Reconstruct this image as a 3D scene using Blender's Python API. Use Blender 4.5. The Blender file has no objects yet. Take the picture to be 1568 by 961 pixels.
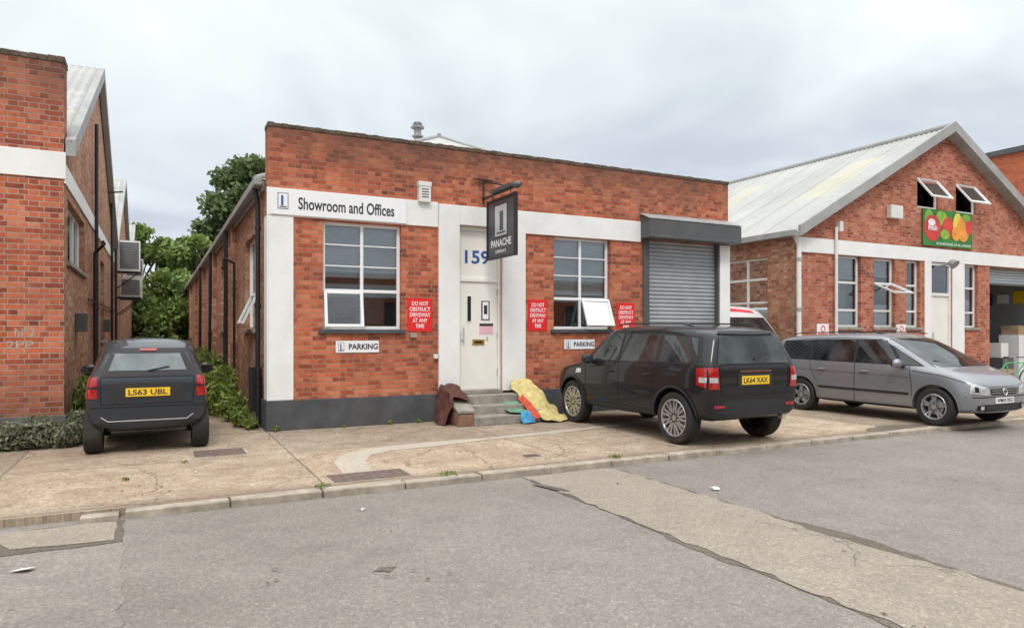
import bpy,bmesh,math,random
import numpy as np
from mathutils import Vector,Matrix,noise as mnoise
from mathutils.bvhtree import BVHTree
random.seed(7);rng=np.random.default_rng(7)
C=bpy.context.scene.collection
# ------------------------------------------------------------ materials
def nt(name):
    m=bpy.data.materials.new(name);m.use_nodes=True;t=m.node_tree;t.nodes.clear()
    o=t.nodes.new('ShaderNodeOutputMaterial');b=t.nodes.new('ShaderNodeBsdfPrincipled')
    t.links.new(b.outputs[0],o.inputs[0]);return m,t,b,o
def L(t,a,b): t.links.new(a,b)
def math_(t,op,a,b=None,clamp=False):
    n=t.nodes.new('ShaderNodeMath');n.operation=op;n.use_clamp=clamp
    for i,v in enumerate((a,b)):
        if v is None: continue
        if isinstance(v,(int,float)): n.inputs[i].default_value=v
        else: L(t,v,n.inputs[i])
    return n.outputs[0]
def mix(t,fac,a,b,mode='MIX'):
    n=t.nodes.new('ShaderNodeMixRGB');n.blend_type=mode
    for i,v in enumerate((fac,a,b)):
        if isinstance(v,(int,float)): n.inputs[i].default_value=v if i==0 else (v,v,v,1)
        elif isinstance(v,tuple): n.inputs[i].default_value=(*v[:3],1)
        else: L(t,v,n.inputs[i])
    return n.outputs[0]
def noise(t,vec,scale,detail=3,rough=.55,dist=0):
    n=t.nodes.new('ShaderNodeTexNoise');n.inputs['Scale'].default_value=scale;n.inputs['Detail'].default_value=min(detail,4)
    n.inputs['Roughness'].default_value=rough;n.inputs['Distortion'].default_value=dist
    if vec: L(t,vec,n.inputs['Vector'])
    return n.outputs['Fac'],n.outputs['Color']
def ramp(t,fac,stops,interp='LINEAR'):
    n=t.nodes.new('ShaderNodeValToRGB');L(t,fac,n.inputs[0]);r=n.color_ramp;r.interpolation=interp
    while len(r.elements)<len(stops): r.elements.new(.5)
    for e,(p,c) in zip(r.elements,stops):
        e.position=p;e.color=(c,c,c,1) if isinstance(c,(int,float)) else (*c,1)
    return n.outputs[0]
def pos(t): return t.nodes.new('ShaderNodeNewGeometry').outputs['Position']
def objc(t): return t.nodes.new('ShaderNodeTexCoord').outputs['Object']
def bump(t,b,h,st,d=.01):
    n=t.nodes.new('ShaderNodeBump');n.inputs['Strength'].default_value=st;n.inputs['Distance'].default_value=d
    L(t,h,n.inputs['Height']);L(t,n.outputs[0],b.inputs['Normal'])
def mk(name,col,rough=.5,metal=0,var=.12,scale=3,bp=0,coat=0,spec=.5,dirt=0):
    m,t,b,o=nt(name);v=objc(t)
    f,_=noise(t,v,scale,3,.6);r=ramp(t,f,[(.3,1-var),(.7,1+var*.4)])
    c=mix(t,1,(col[0],col[1],col[2]),r,'MULTIPLY')
    if dirt:
        f2,_=noise(t,v,scale*.35,4,.7,.4);c=mix(t,ramp(t,f2,[(.48,0),(.75,dirt)]),c,(.13,.11,.09))
    L(t,c,b.inputs['Base Color']);b.inputs['Roughness'].default_value=rough;b.inputs['Metallic'].default_value=metal
    b.inputs['Specular IOR Level'].default_value=spec;b.inputs['Coat Weight'].default_value=coat;b.inputs['Coat Roughness'].default_value=.04
    if bp:
        f3,_=noise(t,v,scale*14,2);bump(t,b,f3,bp,.01)
    return m
def brick_mat(name,cols,mortar,dark_top=None,stain=.5,dirtz=None):
    m,t,b,o=nt(name);p=pos(t);s=t.nodes.new('ShaderNodeSeparateXYZ');L(t,p,s.inputs[0])
    c=t.nodes.new('ShaderNodeCombineXYZ');L(t,math_(t,'ADD',s.outputs[0],s.outputs[1]),c.inputs[0]);L(t,s.outputs[2],c.inputs[1])
    bt=t.nodes.new('ShaderNodeTexBrick');L(t,c.outputs[0],bt.inputs['Vector'])
    for k,v in {'Scale':1,'Mortar Size':.0075,'Mortar Smooth':.3,'Bias':0,'Brick Width':.232,'Row Height':.0765}.items(): bt.inputs[k].default_value=v
    bt.offset_frequency=2;bt.squash=.52;bt.squash_frequency=2
    bt.inputs['Color1'].default_value=(0,0,0,1);bt.inputs['Color2'].default_value=(1,1,1,1);bt.inputs['Mortar'].default_value=(.5,.5,.5,1)
    f1,_=noise(t,p,13,3,.75);f2,_=noise(t,p,.8,4,.7,.5)
    val=math_(t,'ADD',math_(t,'MULTIPLY',bt.outputs['Color'],.5),math_(t,'ADD',math_(t,'MULTIPLY',f1,.42),math_(t,'MULTIPLY',math_(t,'SUBTRACT',f2,.38),.75)))
    col=ramp(t,val,[(.16,cols[0]),(.35,cols[1]),(.58,cols[2]),(.88,cols[3])])
    mo=mix(t,f1,tuple(x*.5 for x in mortar),mortar)
    col=mix(t,bt.outputs['Fac'],col,mo)
    f3,_=noise(t,p,.55,4,.75,.8);col=mix(t,math_(t,'MULTIPLY',ramp(t,f3,[(.45,0),(.7,1)]),stain),col,(.10,.06,.045))
    f4,_=noise(t,p,3.3,3,.7);col=mix(t,ramp(t,f4,[(.62,0),(.8,.4)]),col,(.55,.42,.34))
    f5,_=noise(t,p,2.1,4,.8);col=mix(t,ramp(t,f5,[(.24,.65),(.42,0)]),col,(.10,.05,.035))
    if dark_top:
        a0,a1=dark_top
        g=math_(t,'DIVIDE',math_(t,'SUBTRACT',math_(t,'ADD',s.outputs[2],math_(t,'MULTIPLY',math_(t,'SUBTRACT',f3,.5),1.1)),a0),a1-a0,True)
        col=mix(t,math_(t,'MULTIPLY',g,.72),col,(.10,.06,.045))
    if dirtz:
        g=math_(t,'SUBTRACT',1,math_(t,'DIVIDE',math_(t,'ADD',s.outputs[2],math_(t,'MULTIPLY',f3,-.5)),dirtz,True))
        col=mix(t,math_(t,'MULTIPLY',g,.5),col,(.13,.08,.06))
    L(t,col,b.inputs['Base Color']);b.inputs['Roughness'].default_value=.88;b.inputs['Specular IOR Level'].default_value=.25
    h=math_(t,'MULTIPLY',bt.outputs['Fac'],-1);bump(t,b,h,.6,.012)
    return m
RED=[(.12,.036,.026),(.32,.075,.038),(.53,.135,.060),(.62,.22,.12)]
M={}
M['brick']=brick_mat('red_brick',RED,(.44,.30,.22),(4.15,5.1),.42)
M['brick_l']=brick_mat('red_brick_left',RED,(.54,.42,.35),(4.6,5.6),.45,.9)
M['brick_r']=brick_mat('red_brick_right',[(.16,.05,.035),(.35,.09,.052),(.50,.155,.085),(.58,.25,.16)],(.46,.35,.28),(9,10),.3)
M['brick_s']=brick_mat('stock_brick',[(.16,.07,.04),(.34,.13,.075),(.46,.21,.12),(.56,.37,.24)],(.44,.34,.26),(6,8),.35,.6)
M['brick_far']=brick_mat('far_brick',[(.3,.07,.04),(.42,.1,.05),(.5,.13,.06),(.55,.16,.08)],(.4,.2,.14),(19,20),.1)
M['coping']=mk('coping',(.12,.085,.06),.9,var=.5,scale=6,bp=.5)
M['white']=mk('white_masonry_paint',(.82,.82,.81),.6,var=.05,scale=2,bp=.08,dirt=.16)
M['cream']=mk('cream_paint',(.80,.785,.73),.5,var=.04,scale=2,dirt=.08)
M['upvc']=mk('white_upvc',(.82,.83,.83),.3,var=.03)
M['plinth']=mk('grey_plinth_paint',(.075,.08,.09),.7,var=.35,scale=3,bp=.15,dirt=.35)
M['plinth_l']=mk('grey_plinth_old',(.17,.17,.165),.8,var=.35,scale=3,bp=.2,dirt=.4)
M['black']=mk('black_iron',(.018,.018,.02),.45,var=.2)
M['dark']=mk('dark_void',(.01,.01,.01),.9)
M['room']=mk('room_grey',(.32,.34,.35),.9)
M['blind']=mk('blind_white',(.80,.84,.86),.7,var=.05)
M['steel']=mk('galvanised_shutter',(.40,.43,.45),.42,metal=.3,var=.14,scale=2,dirt=.15)
M['boxgrey']=mk('shutter_box_grey',(.085,.088,.092),.45,var=.2,scale=3,dirt=.2)
M['gutter']=mk('grey_gutter',(.33,.335,.33),.6,var=.2)
M['barge']=mk('barge_grey',(.36,.365,.36),.75,var=.18,scale=2,dirt=.2)
M['signwhite']=mk('sign_white',(.82,.83,.84),.35,var=.02)
M['signred']=mk('sign_red',(.75,.018,.02),.35,var=.03)
M['textdark']=mk('text_dark',(.03,.035,.045),.5)
M['textblue']=mk('text_blue',(.015,.09,.34),.5)
M['textwhite']=mk('text_white',(.85,.85,.85),.5)
M['signgrey']=mk('sign_grey',(.06,.065,.075),.4,var=.1)
M['silverpanel']=mk('sign_silver',(.55,.58,.6),.3,metal=.2)
M['gold']=mk('brass',(.6,.4,.1),.35,metal=.8)
M['pink']=mk('pink_notice',(.75,.45,.5),.6)
M['stepc']=mk('step_concrete',(.33,.3,.26),.9,var=.35,scale=6,bp=.3,dirt=.4)
M['white_metal']=mk('white_casing',(.72,.72,.69),.4,var=.08,dirt=.15)
M['sash']=mk('painted_frame',(.76,.76,.73),.5,var=.08,dirt=.1)
def glass_mat():
    m=bpy.data.materials.new('window_glass');m.use_nodes=True;t=m.node_tree;t.nodes.clear()
    o=t.nodes.new('ShaderNodeOutputMaterial');g=t.nodes.new('ShaderNodeBsdfGlossy');g.inputs['Roughness'].default_value=.015;g.inputs['Color'].default_value=(.9,.95,1,1)
    tr=t.nodes.new('ShaderNodeBsdfTransparent');tr.inputs['Color'].default_value=(.85,.9,.9,1)
    fr=t.nodes.new('ShaderNodeFresnel');fr.inputs['IOR'].default_value=1.7
    fac=math_(t,'ADD',fr.outputs[0],.08,True);ms=t.nodes.new('ShaderNodeMixShader');L(t,fac,ms.inputs[0]);L(t,tr.outputs[0],ms.inputs[1]);L(t,g.outputs[0],ms.inputs[2]);L(t,ms.outputs[0],o.inputs[0]);return m
M['glass']=glass_mat()
def roof_mat(name,base,seam):
    m,t,b,o=nt(name);p=pos(t);s=t.nodes.new('ShaderNodeSeparateXYZ');L(t,p,s.inputs[0])
    f,_=noise(t,p,.5,4,.7,.5);f2,_=noise(t,p,5,3,.7)
    c=ramp(t,f,[(.3,tuple(x*.8 for x in base)),(.65,base)]);c=mix(t,ramp(t,f2,[(.55,0),(.8,.4)]),c,(.3,.28,.22))
    w=math_(t,'FRACT',math_(t,'DIVIDE',s.outputs[1],seam));l=math_(t,'LESS_THAN',w,.055)
    c=mix(t,math_(t,'MULTIPLY',l,.45),c,(.2,.2,.19))
    w2=math_(t,'FRACT',math_(t,'DIVIDE',math_(t,'SUBTRACT',s.outputs[1],.9),seam*4));l2=math_(t,'LESS_THAN',w2,.24)
    g=math_(t,'MULTIPLY',l2,math_(t,'MULTIPLY',math_(t,'GREATER_THAN',s.outputs[2],5.2),math_(t,'LESS_THAN',s.outputs[2],6.6)))
    c=mix(t,math_(t,'MULTIPLY',g,.3),c,(.62,.58,.36))
    L(t,c,b.inputs['Base Color']);b.inputs['Roughness'].default_value=.8;return m
M['roof']=roof_mat('corrugated_roof',(.47,.47,.455),1.05)
def distort(t,p,sc,amt):
    _,dc=noise(t,p,sc,4,.7);s2=t.nodes.new('ShaderNodeVectorMath');s2.operation='SCALE';L(t,dc,s2.inputs[0]);s2.inputs['Scale'].default_value=amt
    a2=t.nodes.new('ShaderNodeVectorMath');L(t,p,a2.inputs[0]);L(t,s2.outputs[0],a2.inputs[1]);return a2.outputs[0]
def cracks(t,p,sc,wd,dsc,amt):
    v2=t.nodes.new('ShaderNodeTexVoronoi');v2.feature='DISTANCE_TO_EDGE';v2.voronoi_dimensions='2D';L(t,distort(t,p,dsc,amt),v2.inputs['Vector']);v2.inputs['Scale'].default_value=sc
    return ramp(t,v2.outputs['Distance'],[(.0,1),(wd,0)])
def ground_mats():
    m,t,b,o=nt('concrete_pavement');p=pos(t)
    a,_=noise(t,p,.45,4,.75,.6);bq,_=noise(t,p,2.6,4,.78);g,_=noise(t,p,60,2,.8)
    vo=t.nodes.new('ShaderNodeTexVoronoi');vo.voronoi_dimensions='2D';L(t,p,vo.inputs['Vector']);vo.inputs['Scale'].default_value=42
    c=ramp(t,a,[(.3,(.32,.25,.185)),(.5,(.41,.33,.25)),(.7,(.48,.405,.32))])
    c=mix(t,ramp(t,bq,[(.32,.65),(.56,0)]),c,(.24,.175,.125))
    c=mix(t,ramp(t,bq,[(.58,0),(.75,.55)]),c,(.54,.475,.395))
    c=mix(t,.5,c,mix(t,1,c,ramp(t,vo.outputs['Color'],[(0,.35),(1,1.5)]),'MULTIPLY'))
    c=mix(t,.6,c,mix(t,1,c,ramp(t,g,[(.3,.55),(.7,1.4)]),'MULTIPLY'))
    br=t.nodes.new('ShaderNodeTexBrick');L(t,distort(t,p,2.2,.06),br.inputs['Vector'])
    for k,v in {'Scale':1,'Mortar Size':.016,'Mortar Smooth':.4,'Brick Width':3.1,'Row Height':2.2}.items(): br.inputs[k].default_value=v
    br.inputs['Color1'].default_value=(.82,.82,.82,1);br.inputs['Color2'].default_value=(1.12,1.08,1.04,1);br.inputs['Mortar'].default_value=(.9,.9,.9,1);br.offset=.0
    c=mix(t,1,c,br.outputs['Color'],'MULTIPLY')
    ck,_=noise(t,p,.7,2);cr=math_(t,'MULTIPLY',cracks(t,p,.75,.012,1.4,.55),ramp(t,ck,[(.46,0),(.54,1)]))
    tot=math_(t,'MAXIMUM',cr,math_(t,'MULTIPLY',br.outputs['Fac'],.75))
    c=mix(t,math_(t,'MULTIPLY',tot,.7),c,(.10,.085,.055))
    s=t.nodes.new('ShaderNodeSeparateXYZ');L(t,p,s.inputs[0])
    kk=math_(t,'SUBTRACT',1,math_(t,'DIVIDE',math_(t,'ABSOLUTE',math_(t,'ADD',s.outputs[1],4.42)),.22),True)
    c=mix(t,math_(t,'MULTIPLY',kk,math_(t,'MULTIPLY',bq,.9)),c,(.15,.115,.085))
    L(t,c,b.inputs['Base Color']);b.inputs['Roughness'].default_value=.92;b.inputs['Specular IOR Level'].default_value=.25
    h=math_(t,'SUBTRACT',math_(t,'MULTIPLY',g,.35),tot);bump(t,b,h,.5,.015);M['pave']=m
    def asphalt(name,c0,c1,crack,spk=.38):
        m,t,b,o=nt(name);p=pos(t);a,_=noise(t,p,.28,4,.65,.4);bq,_=noise(t,p,2.2,4,.78);g,_=noise(t,p,85,2,.85)
        vo=t.nodes.new('ShaderNodeTexVoronoi');vo.voronoi_dimensions='2D';L(t,p,vo.inputs['Vector']);vo.inputs['Scale'].default_value=60
        c=ramp(t,a,[(.32,c0),(.68,c1)])
        c=mix(t,ramp(t,bq,[(.3,.35),(.55,0)]),c,tuple(x*.68 for x in c0))
        c=mix(t,ramp(t,bq,[(.6,0),(.78,.3)]),c,tuple(x*1.25 for x in c1))
        c=mix(t,spk,c,mix(t,1,c,ramp(t,vo.outputs['Color'],[(0,.35),(.8,1.2),(1,2.1)]),'MULTIPLY'))
        c=mix(t,.45,c,mix(t,1,c,ramp(t,g,[(.3,.6),(.7,1.4)]),'MULTIPLY'))
        ck,_=noise(t,p,.33,3);cr=math_(t,'MULTIPLY',cracks(t,p,crack[0],crack[1],1.1,1.1),ramp(t,ck,[(crack[2],0),(crack[2]+.06,1)]))
        c=mix(t,math_(t,'MULTIPLY',cr,.6),c,(.09,.07,.06))
        L(t,c,b.inputs['Base Color']);b.inputs['Roughness'].default_value=.88;b.inputs['Specular IOR Level'].default_value=.2
        h=math_(t,'SUBTRACT',math_(t,'MULTIPLY',g,.6),math_(t,'MULTIPLY',cr,2));bump(t,b,h,.35,.012);return m
    M['road']=asphalt('asphalt',(.225,.198,.175),(.275,.245,.22),(.22,.0035,.6))
    M['patch']=asphalt('worn_patch',(.29,.25,.205),(.34,.295,.245),(.5,.006,.5))
    M['tar']=asphalt('tar_edge',(.11,.09,.075),(.20,.165,.135),(.8,.01,.6))
    M['crossing']=asphalt('crossing_concrete',(.24,.215,.19),(.31,.28,.25),(.5,.006,.5))
    M['strip']=asphalt('cement_strip',(.44,.38,.31),(.50,.44,.365),(.8,.01,.6),.3)
    M['kerb']=mk('kerb_stone',(.42,.36,.29),.9,var=.4,scale=5,bp=.5,dirt=.6)
    M['iron']=mk('cast_iron_cover',(.17,.12,.10),.7,var=.35,scale=9,bp=.6,dirt=.3)
    M['earth']=mk('earth',(.14,.13,.08),.95,var=.4,scale=.3)
ground_mats()
def leaf_mat(name,c0,c1,c2):
    m,t,b,o=nt(name);g=t.nodes.new('ShaderNodeNewGeometry');f,_=noise(t,g.outputs['Position'],.6,2)
    v=math_(t,'ADD',math_(t,'MULTIPLY',g.outputs['Random Per Island'],.6),math_(t,'MULTIPLY',f,.45))
    c=ramp(t,v,[(.2,c0),(.5,c1),(.85,c2)]);L(t,c,b.inputs['Base Color']);b.inputs['Roughness'].default_value=.6;b.inputs['Specular IOR Level'].default_value=.3
    tr=t.nodes.new('ShaderNodeBsdfTranslucent');L(t,c,tr.inputs[0]);ms=t.nodes.new('ShaderNodeMixShader');ms.inputs[0].default_value=.3
    L(t,b.outputs[0],ms.inputs[1]);L(t,tr.outputs[0],ms.inputs[2]);L(t,ms.outputs[0],o.inputs[0]);return m
M['leaf1']=leaf_mat('leaf_green',(.09,.14,.035),(.19,.27,.07),(.33,.41,.13))
M['leaf2']=leaf_mat('leaf_deep',(.07,.10,.04),(.13,.19,.075),(.22,.28,.12))
M['leaf3']=leaf_mat('leaf_grey',(.13,.15,.09),(.23,.25,.16),(.36,.35,.27))
M['leaf4']=leaf_mat('leaf_weed',(.08,.12,.02),(.17,.24,.05),(.32,.38,.11))
M['bark']=mk('bark',(.11,.085,.06),.9,var=.4,scale=3,bp=.5)
# ------------------------------------------------------------ mesh builder
def grp(name,loc=(0,0,0),rz=0):
    e=bpy.data.objects.new(name,None);e.empty_display_size=.3;C.objects.link(e);e.location=loc;e.rotation_euler=(0,0,rz);return e
class MB:
    def __init__(s): s.v=[];s.f=[];s.m=[];s.mats=[]
    def mi(s,mat):
        if isinstance(mat,str): mat=M[mat]
        if mat not in s.mats: s.mats.append(mat)
        return s.mats.index(mat)
    def poly(s,pts,mat):
        i=len(s.v);s.v+= [tuple(p) for p in pts];s.f.append(tuple(range(i,i+len(pts))));s.m.append(s.mi(mat))
    def hexa(s,c,mat):
        i=len(s.v);s.v+=[tuple(p) for p in c];k=s.mi(mat)
        for q in ((0,3,2,1),(4,5,6,7),(0,1,5,4),(1,2,6,5),(2,3,7,6),(3,0,4,7)): s.f.append(tuple(i+j for j in q));s.m.append(k)
    def box(s,x0,x1,y0,y1,z0,z1,mat):
        s.hexa([(x0,y0,z0),(x1,y0,z0),(x1,y1,z0),(x0,y1,z0),(x0,y0,z1),(x1,y0,z1),(x1,y1,z1),(x0,y1,z1)],mat)
    def boxP(s,P,u0,u1,v0,v1,d0,d1,mat):
        s.hexa([P(u0,v0,d0),P(u1,v0,d0),P(u1,v0,d1),P(u0,v0,d1),P(u0,v1,d0),P(u1,v1,d0),P(u1,v1,d1),P(u0,v1,d1)],mat)
    def cyl(s,p0,p1,r0,mat,r1=None,n=12):
        r1=r0 if r1 is None else r1;p0=Vector(p0);p1=Vector(p1);d=(p1-p0).normalized();a=d.orthogonal().normalized();b=d.cross(a)
        i=len(s.v);k=s.mi(mat)
        for p,r in((p0,r0),(p1,r1)):
            for j in range(n):
                t=2*math.pi*j/n;s.v.append(tuple(p+(a*math.cos(t)+b*math.sin(t))*r))
        for j in range(n): s.f.append((i+j,i+(j+1)%n,i+n+(j+1)%n,i+n+j));s.m.append(k)
        s.f.append(tuple(i+j for j in range(n)));s.m.append(k);s.f.append(tuple(i+n+j for j in reversed(range(n))));s.m.append(k)
    def tube(s,pts,r,mat,n=8):
        for a,b in zip(pts[:-1],pts[1:]): s.cyl(a,b,r,mat,n=n)
    def ell(s,c,r,mat,n=12):
        i=len(s.v);k=s.mi(mat);h=n//2
        for a in range(h+1):
            ph=math.pi*a/h
            for b in range(n):
                th=2*math.pi*b/n;s.v.append((c[0]+r[0]*math.sin(ph)*math.cos(th),c[1]+r[1]*math.sin(ph)*math.sin(th),c[2]+r[2]*math.cos(ph)))
        for a in range(h):
            for b in range(n): s.f.append((i+a*n+b,i+a*n+(b+1)%n,i+(a+1)*n+(b+1)%n,i+(a+1)*n+b));s.m.append(k)
    def torus(s,c,axis,R,r,mat,n=28,k2=8):
        ax=Vector(axis).normalized();a=ax.orthogonal().normalized();b=ax.cross(a);c=Vector(c);i=len(s.v);k=s.mi(mat)
        for j in range(n):
            t=2*math.pi*j/n;d=a*math.cos(t)+b*math.sin(t)
            for q in range(k2):
                u=2*math.pi*q/k2;s.v.append(tuple(c+d*(R+r*math.cos(u))+ax*r*math.sin(u)))
        for j in range(n):
            for q in range(k2): s.f.append((i+j*k2+q,i+((j+1)%n)*k2+q,i+((j+1)%n)*k2+(q+1)%k2,i+j*k2+(q+1)%k2));s.m.append(k)
    def finish(s,name,parent=None,smooth=False,bevel=0,local=False,recalc=True):
        me=bpy.data.meshes.new(name);me.from_pydata(s.v,[],s.f)
        for m in s.mats: me.materials.append(m)
        me.polygons.foreach_set('material_index',s.m)
        if recalc:
            bm=bmesh.new();bm.from_mesh(me);bmesh.ops.recalc_face_normals(bm,faces=bm.faces);bm.to_mesh(me);bm.free()
        if smooth:
            me.polygons.foreach_set('use_smooth',[True]*len(me.polygons));me.set_sharp_from_angle(angle=math.radians(40))
        me.update();o=bpy.data.objects.new(name,me);C.objects.link(o)
        if bevel:
            b=o.modifiers.new('b','BEVEL');b.width=bevel;b.segments=2;b.limit_method='ANGLE'
        if parent:
            o.parent=parent
            if not local: o.matrix_parent_inverse=(Matrix.Translation(parent.location)@parent.rotation_euler.to_matrix().to_4x4()).inverted()
        return o
def text(body,center,w,h,mat,parent,name,rot=(math.pi/2,0,0),bold=0,local=False,spacing=1,align='CENTER',line=1.0):
    cu=bpy.data.curves.new(name,'FONT');cu.body=body;cu.size=1;cu.offset=bold;cu.extrude=.0;cu.align_x=align;cu.space_character=spacing;cu.space_line=line;cu.resolution_u=4
    o=bpy.data.objects.new(name+'_t',cu);C.objects.link(o);bpy.context.view_layer.update()
    me=bpy.data.meshes.new_from_object(o.evaluated_get(bpy.context.evaluated_depsgraph_get()));bpy.data.objects.remove(o)
    co=np.array([v.co[:] for v in me.vertices]);mn=co.min(0);mx=co.max(0);ce=(mn+mx)/2
    R=Matrix.Rotation(rot[2],3,'Z')@Matrix.Rotation(rot[1],3,'Y')@Matrix.Rotation(rot[0],3,'X')
    for v in me.vertices:
        q=Vector(((v.co.x-ce[0])/(mx[0]-mn[0])*w,(v.co.y-ce[1])/(mx[1]-mn[1])*h,0));v.co=R@q+Vector(center)
    me.materials.clear();me.materials.append(M[mat]);me.name=name
    ob=bpy.data.objects.new(name,me);C.objects.link(ob);ob.parent=parent
    if not local: ob.matrix_parent_inverse=(Matrix.Translation(parent.location)@parent.rotation_euler.to_matrix().to_4x4()).inverted()
    return ob
def wall(mb,P,u0,u1,v0,v1,ops,mat,rev=.11,revmat=None):
    us=sorted({u0,u1,*[x for o in ops for x in o[:2]]});vs=sorted({v0,v1,*[x for o in ops for x in o[2:4]]})
    for a,b in zip(us[:-1],us[1:]):
        for c,d in zip(vs[:-1],vs[1:]):
            if any(o[0]<=a and b<=o[1] and o[2]<=c and d<=o[3] for o in ops): continue
            mb.poly([P(a,c,0),P(b,c,0),P(b,d,0),P(a,d,0)],mat)
    for o in ops:
        a,b,c,d=o[:4];r=revmat or mat
        for q in (((a,c),(a,d)),((b,c),(b,d)),((a,d),(b,d)),((a,c),(b,c))):
            (p,s),(p2,s2)=q;mb.poly([P(p,s,0),P(p2,s2,0),P(p2,s2,-rev),P(p,s,-rev)],r)
def window(P,u0,u1,v0,v1,mulls,trans,parent,d=-.09,fw=.055,fr='upvc',blind=0,sill=None,name='window',room=True,thin=None,marg=.6,bz=0):
    mb=MB();t=.05
    mb.boxP(P,u0,u0+fw,v0,v1,d-t,d,fr);mb.boxP(P,u1-fw,u1,v0,v1,d-t,d,fr)
    mb.boxP(P,u0+fw,u1-fw,v0,v0+fw,d-t,d-.001,fr);mb.boxP(P,u0+fw,u1-fw,v1-fw,v1,d-t,d-.001,fr)
    for u,a,b in mulls: mb.boxP(P,u-fw*.5,u+fw*.5,a,b,d-t,d-.003,fr)
    for v,a,b in trans: mb.boxP(P,a,b,v-fw*.5,v+fw*.5,d-t,d-.002,fr)
    for v,a,b in (thin or []): mb.boxP(P,a,b,v-.011,v+.011,d-t,d-.012,fr)
    mb.finish(name+'_frame',parent,bevel=.006)
    g=MB();g.poly([P(u0,v0,d-.03),P(u1,v0,d-.03),P(u1,v1,d-.03),P(u0,v1,d-.03)],'glass');g.finish(name+'_glass',parent,recalc=False)
    if sill:
        s=MB();s.boxP(P,u0-.07,u1+.07,v0-.07,v0,-.1,.05,sill);s.finish(name+'_sill',parent,bevel=.008)
    if blind:
        s=MB();z=v1-.04
        while z>v1-(v1-v0)*blind:
            s.poly([P(u0+.03,z-.019,-.196),P(u1-.03,z-.019,-.196),P(u1-.03,z+.013,-.215),P(u0+.03,z+.013,-.215)],'blind');z-=.035
        s.boxP(P,u0+.03,u1-.03,z-.01,z+.015,-.215,-.195,'blind')
        s.finish(name+'_blind',parent,recalc=False)
    if room:
        s=MB();D=-2.2;a,b,c,e=u0-marg,u1+marg,v0-.8,v1+.1
        s.poly([P(a,c,D),P(b,c,D),P(b,e,D),P(a,e,D)],'room');s.poly([P(a,c,D),P(a,c,-.26),P(a,e,-.26),P(a,e,D)],'room');s.poly([P(b,c,D),P(b,c,-.26),P(b,e,-.26),P(b,e,D)],'room')
        s.poly([P(a,c,D),P(b,c,D),P(b,c,-.26),P(a,c,-.26)],'plinth');s.poly([P(a,e,D),P(b,e,D),P(b,e,-.26),P(a,e,-.26)],'room')
        for i in range(4):
            q=u0+(u1-u0)*(.1+.22*i);s.boxP(P,q,q+.22,v0-.5,v0+.1+.12*((i*7)%3),-1.2,-.8,'dark' if i%2 else 'boxgrey')
        s.finish(name+'_room',parent,recalc=False)
def open_pane(P,u0,u1,v0,v1,ang,parent,d=-.06,fw=.05,fr='upvc',name='open_casement'):
    h=v1-v0;ca,sa=math.cos(ang),math.sin(ang)
    def Q(u,s,e): return P(u,v1-s*ca+e*sa,d+s*sa+e*ca)
    mb=MB()
    def bx(a,b,s0,s1): mb.hexa([Q(a,s0,0),Q(b,s0,0),Q(b,s0,.045),Q(a,s0,.045),Q(a,s1,0),Q(b,s1,0),Q(b,s1,.045),Q(a,s1,.045)],fr)
    bx(u0,u0+fw,0,h);bx(u1-fw,u1,0,h);bx(u0+fw,u1-fw,0,fw);bx(u0+fw,u1-fw,h-fw,h);mb.finish(name,parent,bevel=.005)
    g=MB();g.poly([Q(u0+fw,fw,.02),Q(u1-fw,fw,.02),Q(u1-fw,h-fw,.02),Q(u0+fw,h-fw,.02)],'glass');g.finish(name+'_glass',parent,recalc=False)
def PY(y0): return lambda u,v,d:(u,y0-d,v)
def PXn(x0): return lambda u,v,d:(x0-d,u,v)
def PXp(x0): return lambda u,v,d:(x0+d,u,v)
def corr(mb,A,B,along,length,mat,pitch=.15,amp=.022):
    A=Vector(A);B=Vector(B);al=Vector(along).normalized();n=(B-A).cross(al).normalized()
    if n.z<0:n=-n
    k=int(length/pitch*5);i=len(mb.v);mi=mb.mi(mat)
    for j in range(k+1):
        s=length*j/k;o=n*amp*math.sin(2*math.pi*s/pitch);mb.v.append(tuple(A+al*s+o));mb.v.append(tuple(B+al*s+o))
    for j in range(k): mb.f.append((i+2*j,i+2*j+1,i+2*j+3,i+2*j+2));mb.m.append(mi)
# ------------------------------------------------------------ ground
mb=MB();mb.poly([(-600,-600,-.09),(700,-600,-.09),(700,900,-.09),(-600,900,-.09)],'earth');mb.finish('ground')
mb=MB();mb.poly([(-90,-13.6,-.07),(140,-13.6,-.07),(140,-4.4,-.07),(-90,-4.4,-.07)],'road');mb.finish('road')
mb=MB();mb.box(-90,140,-4.5,62,-.085,0,'pave');mb.finish('pavement')
mb=MB();mb.box(-90,140,-18.5,-13.6,-.085,.03,'pave');mb.finish('far_pavement')
g=grp('kerb')
mb=MB();x=-1.86
while x<60:
    l=.9+random.uniform(-.04,.04);dz=random.uniform(-.008,.006)
    mb.box(x+.008,x+l-.008,-4.66+random.uniform(-.012,.012),-4.50,-.1,.004+dz,'kerb');x+=l
mb.box(-2.2,-1.9,-4.66,-4.505,-.1,-.02,'kerb')
mb.box(-60,-2.85,-4.66,-4.505,-.1,-.002,'kerb')
mb.finish('kerb_stones',g,bevel=.012)
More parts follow.
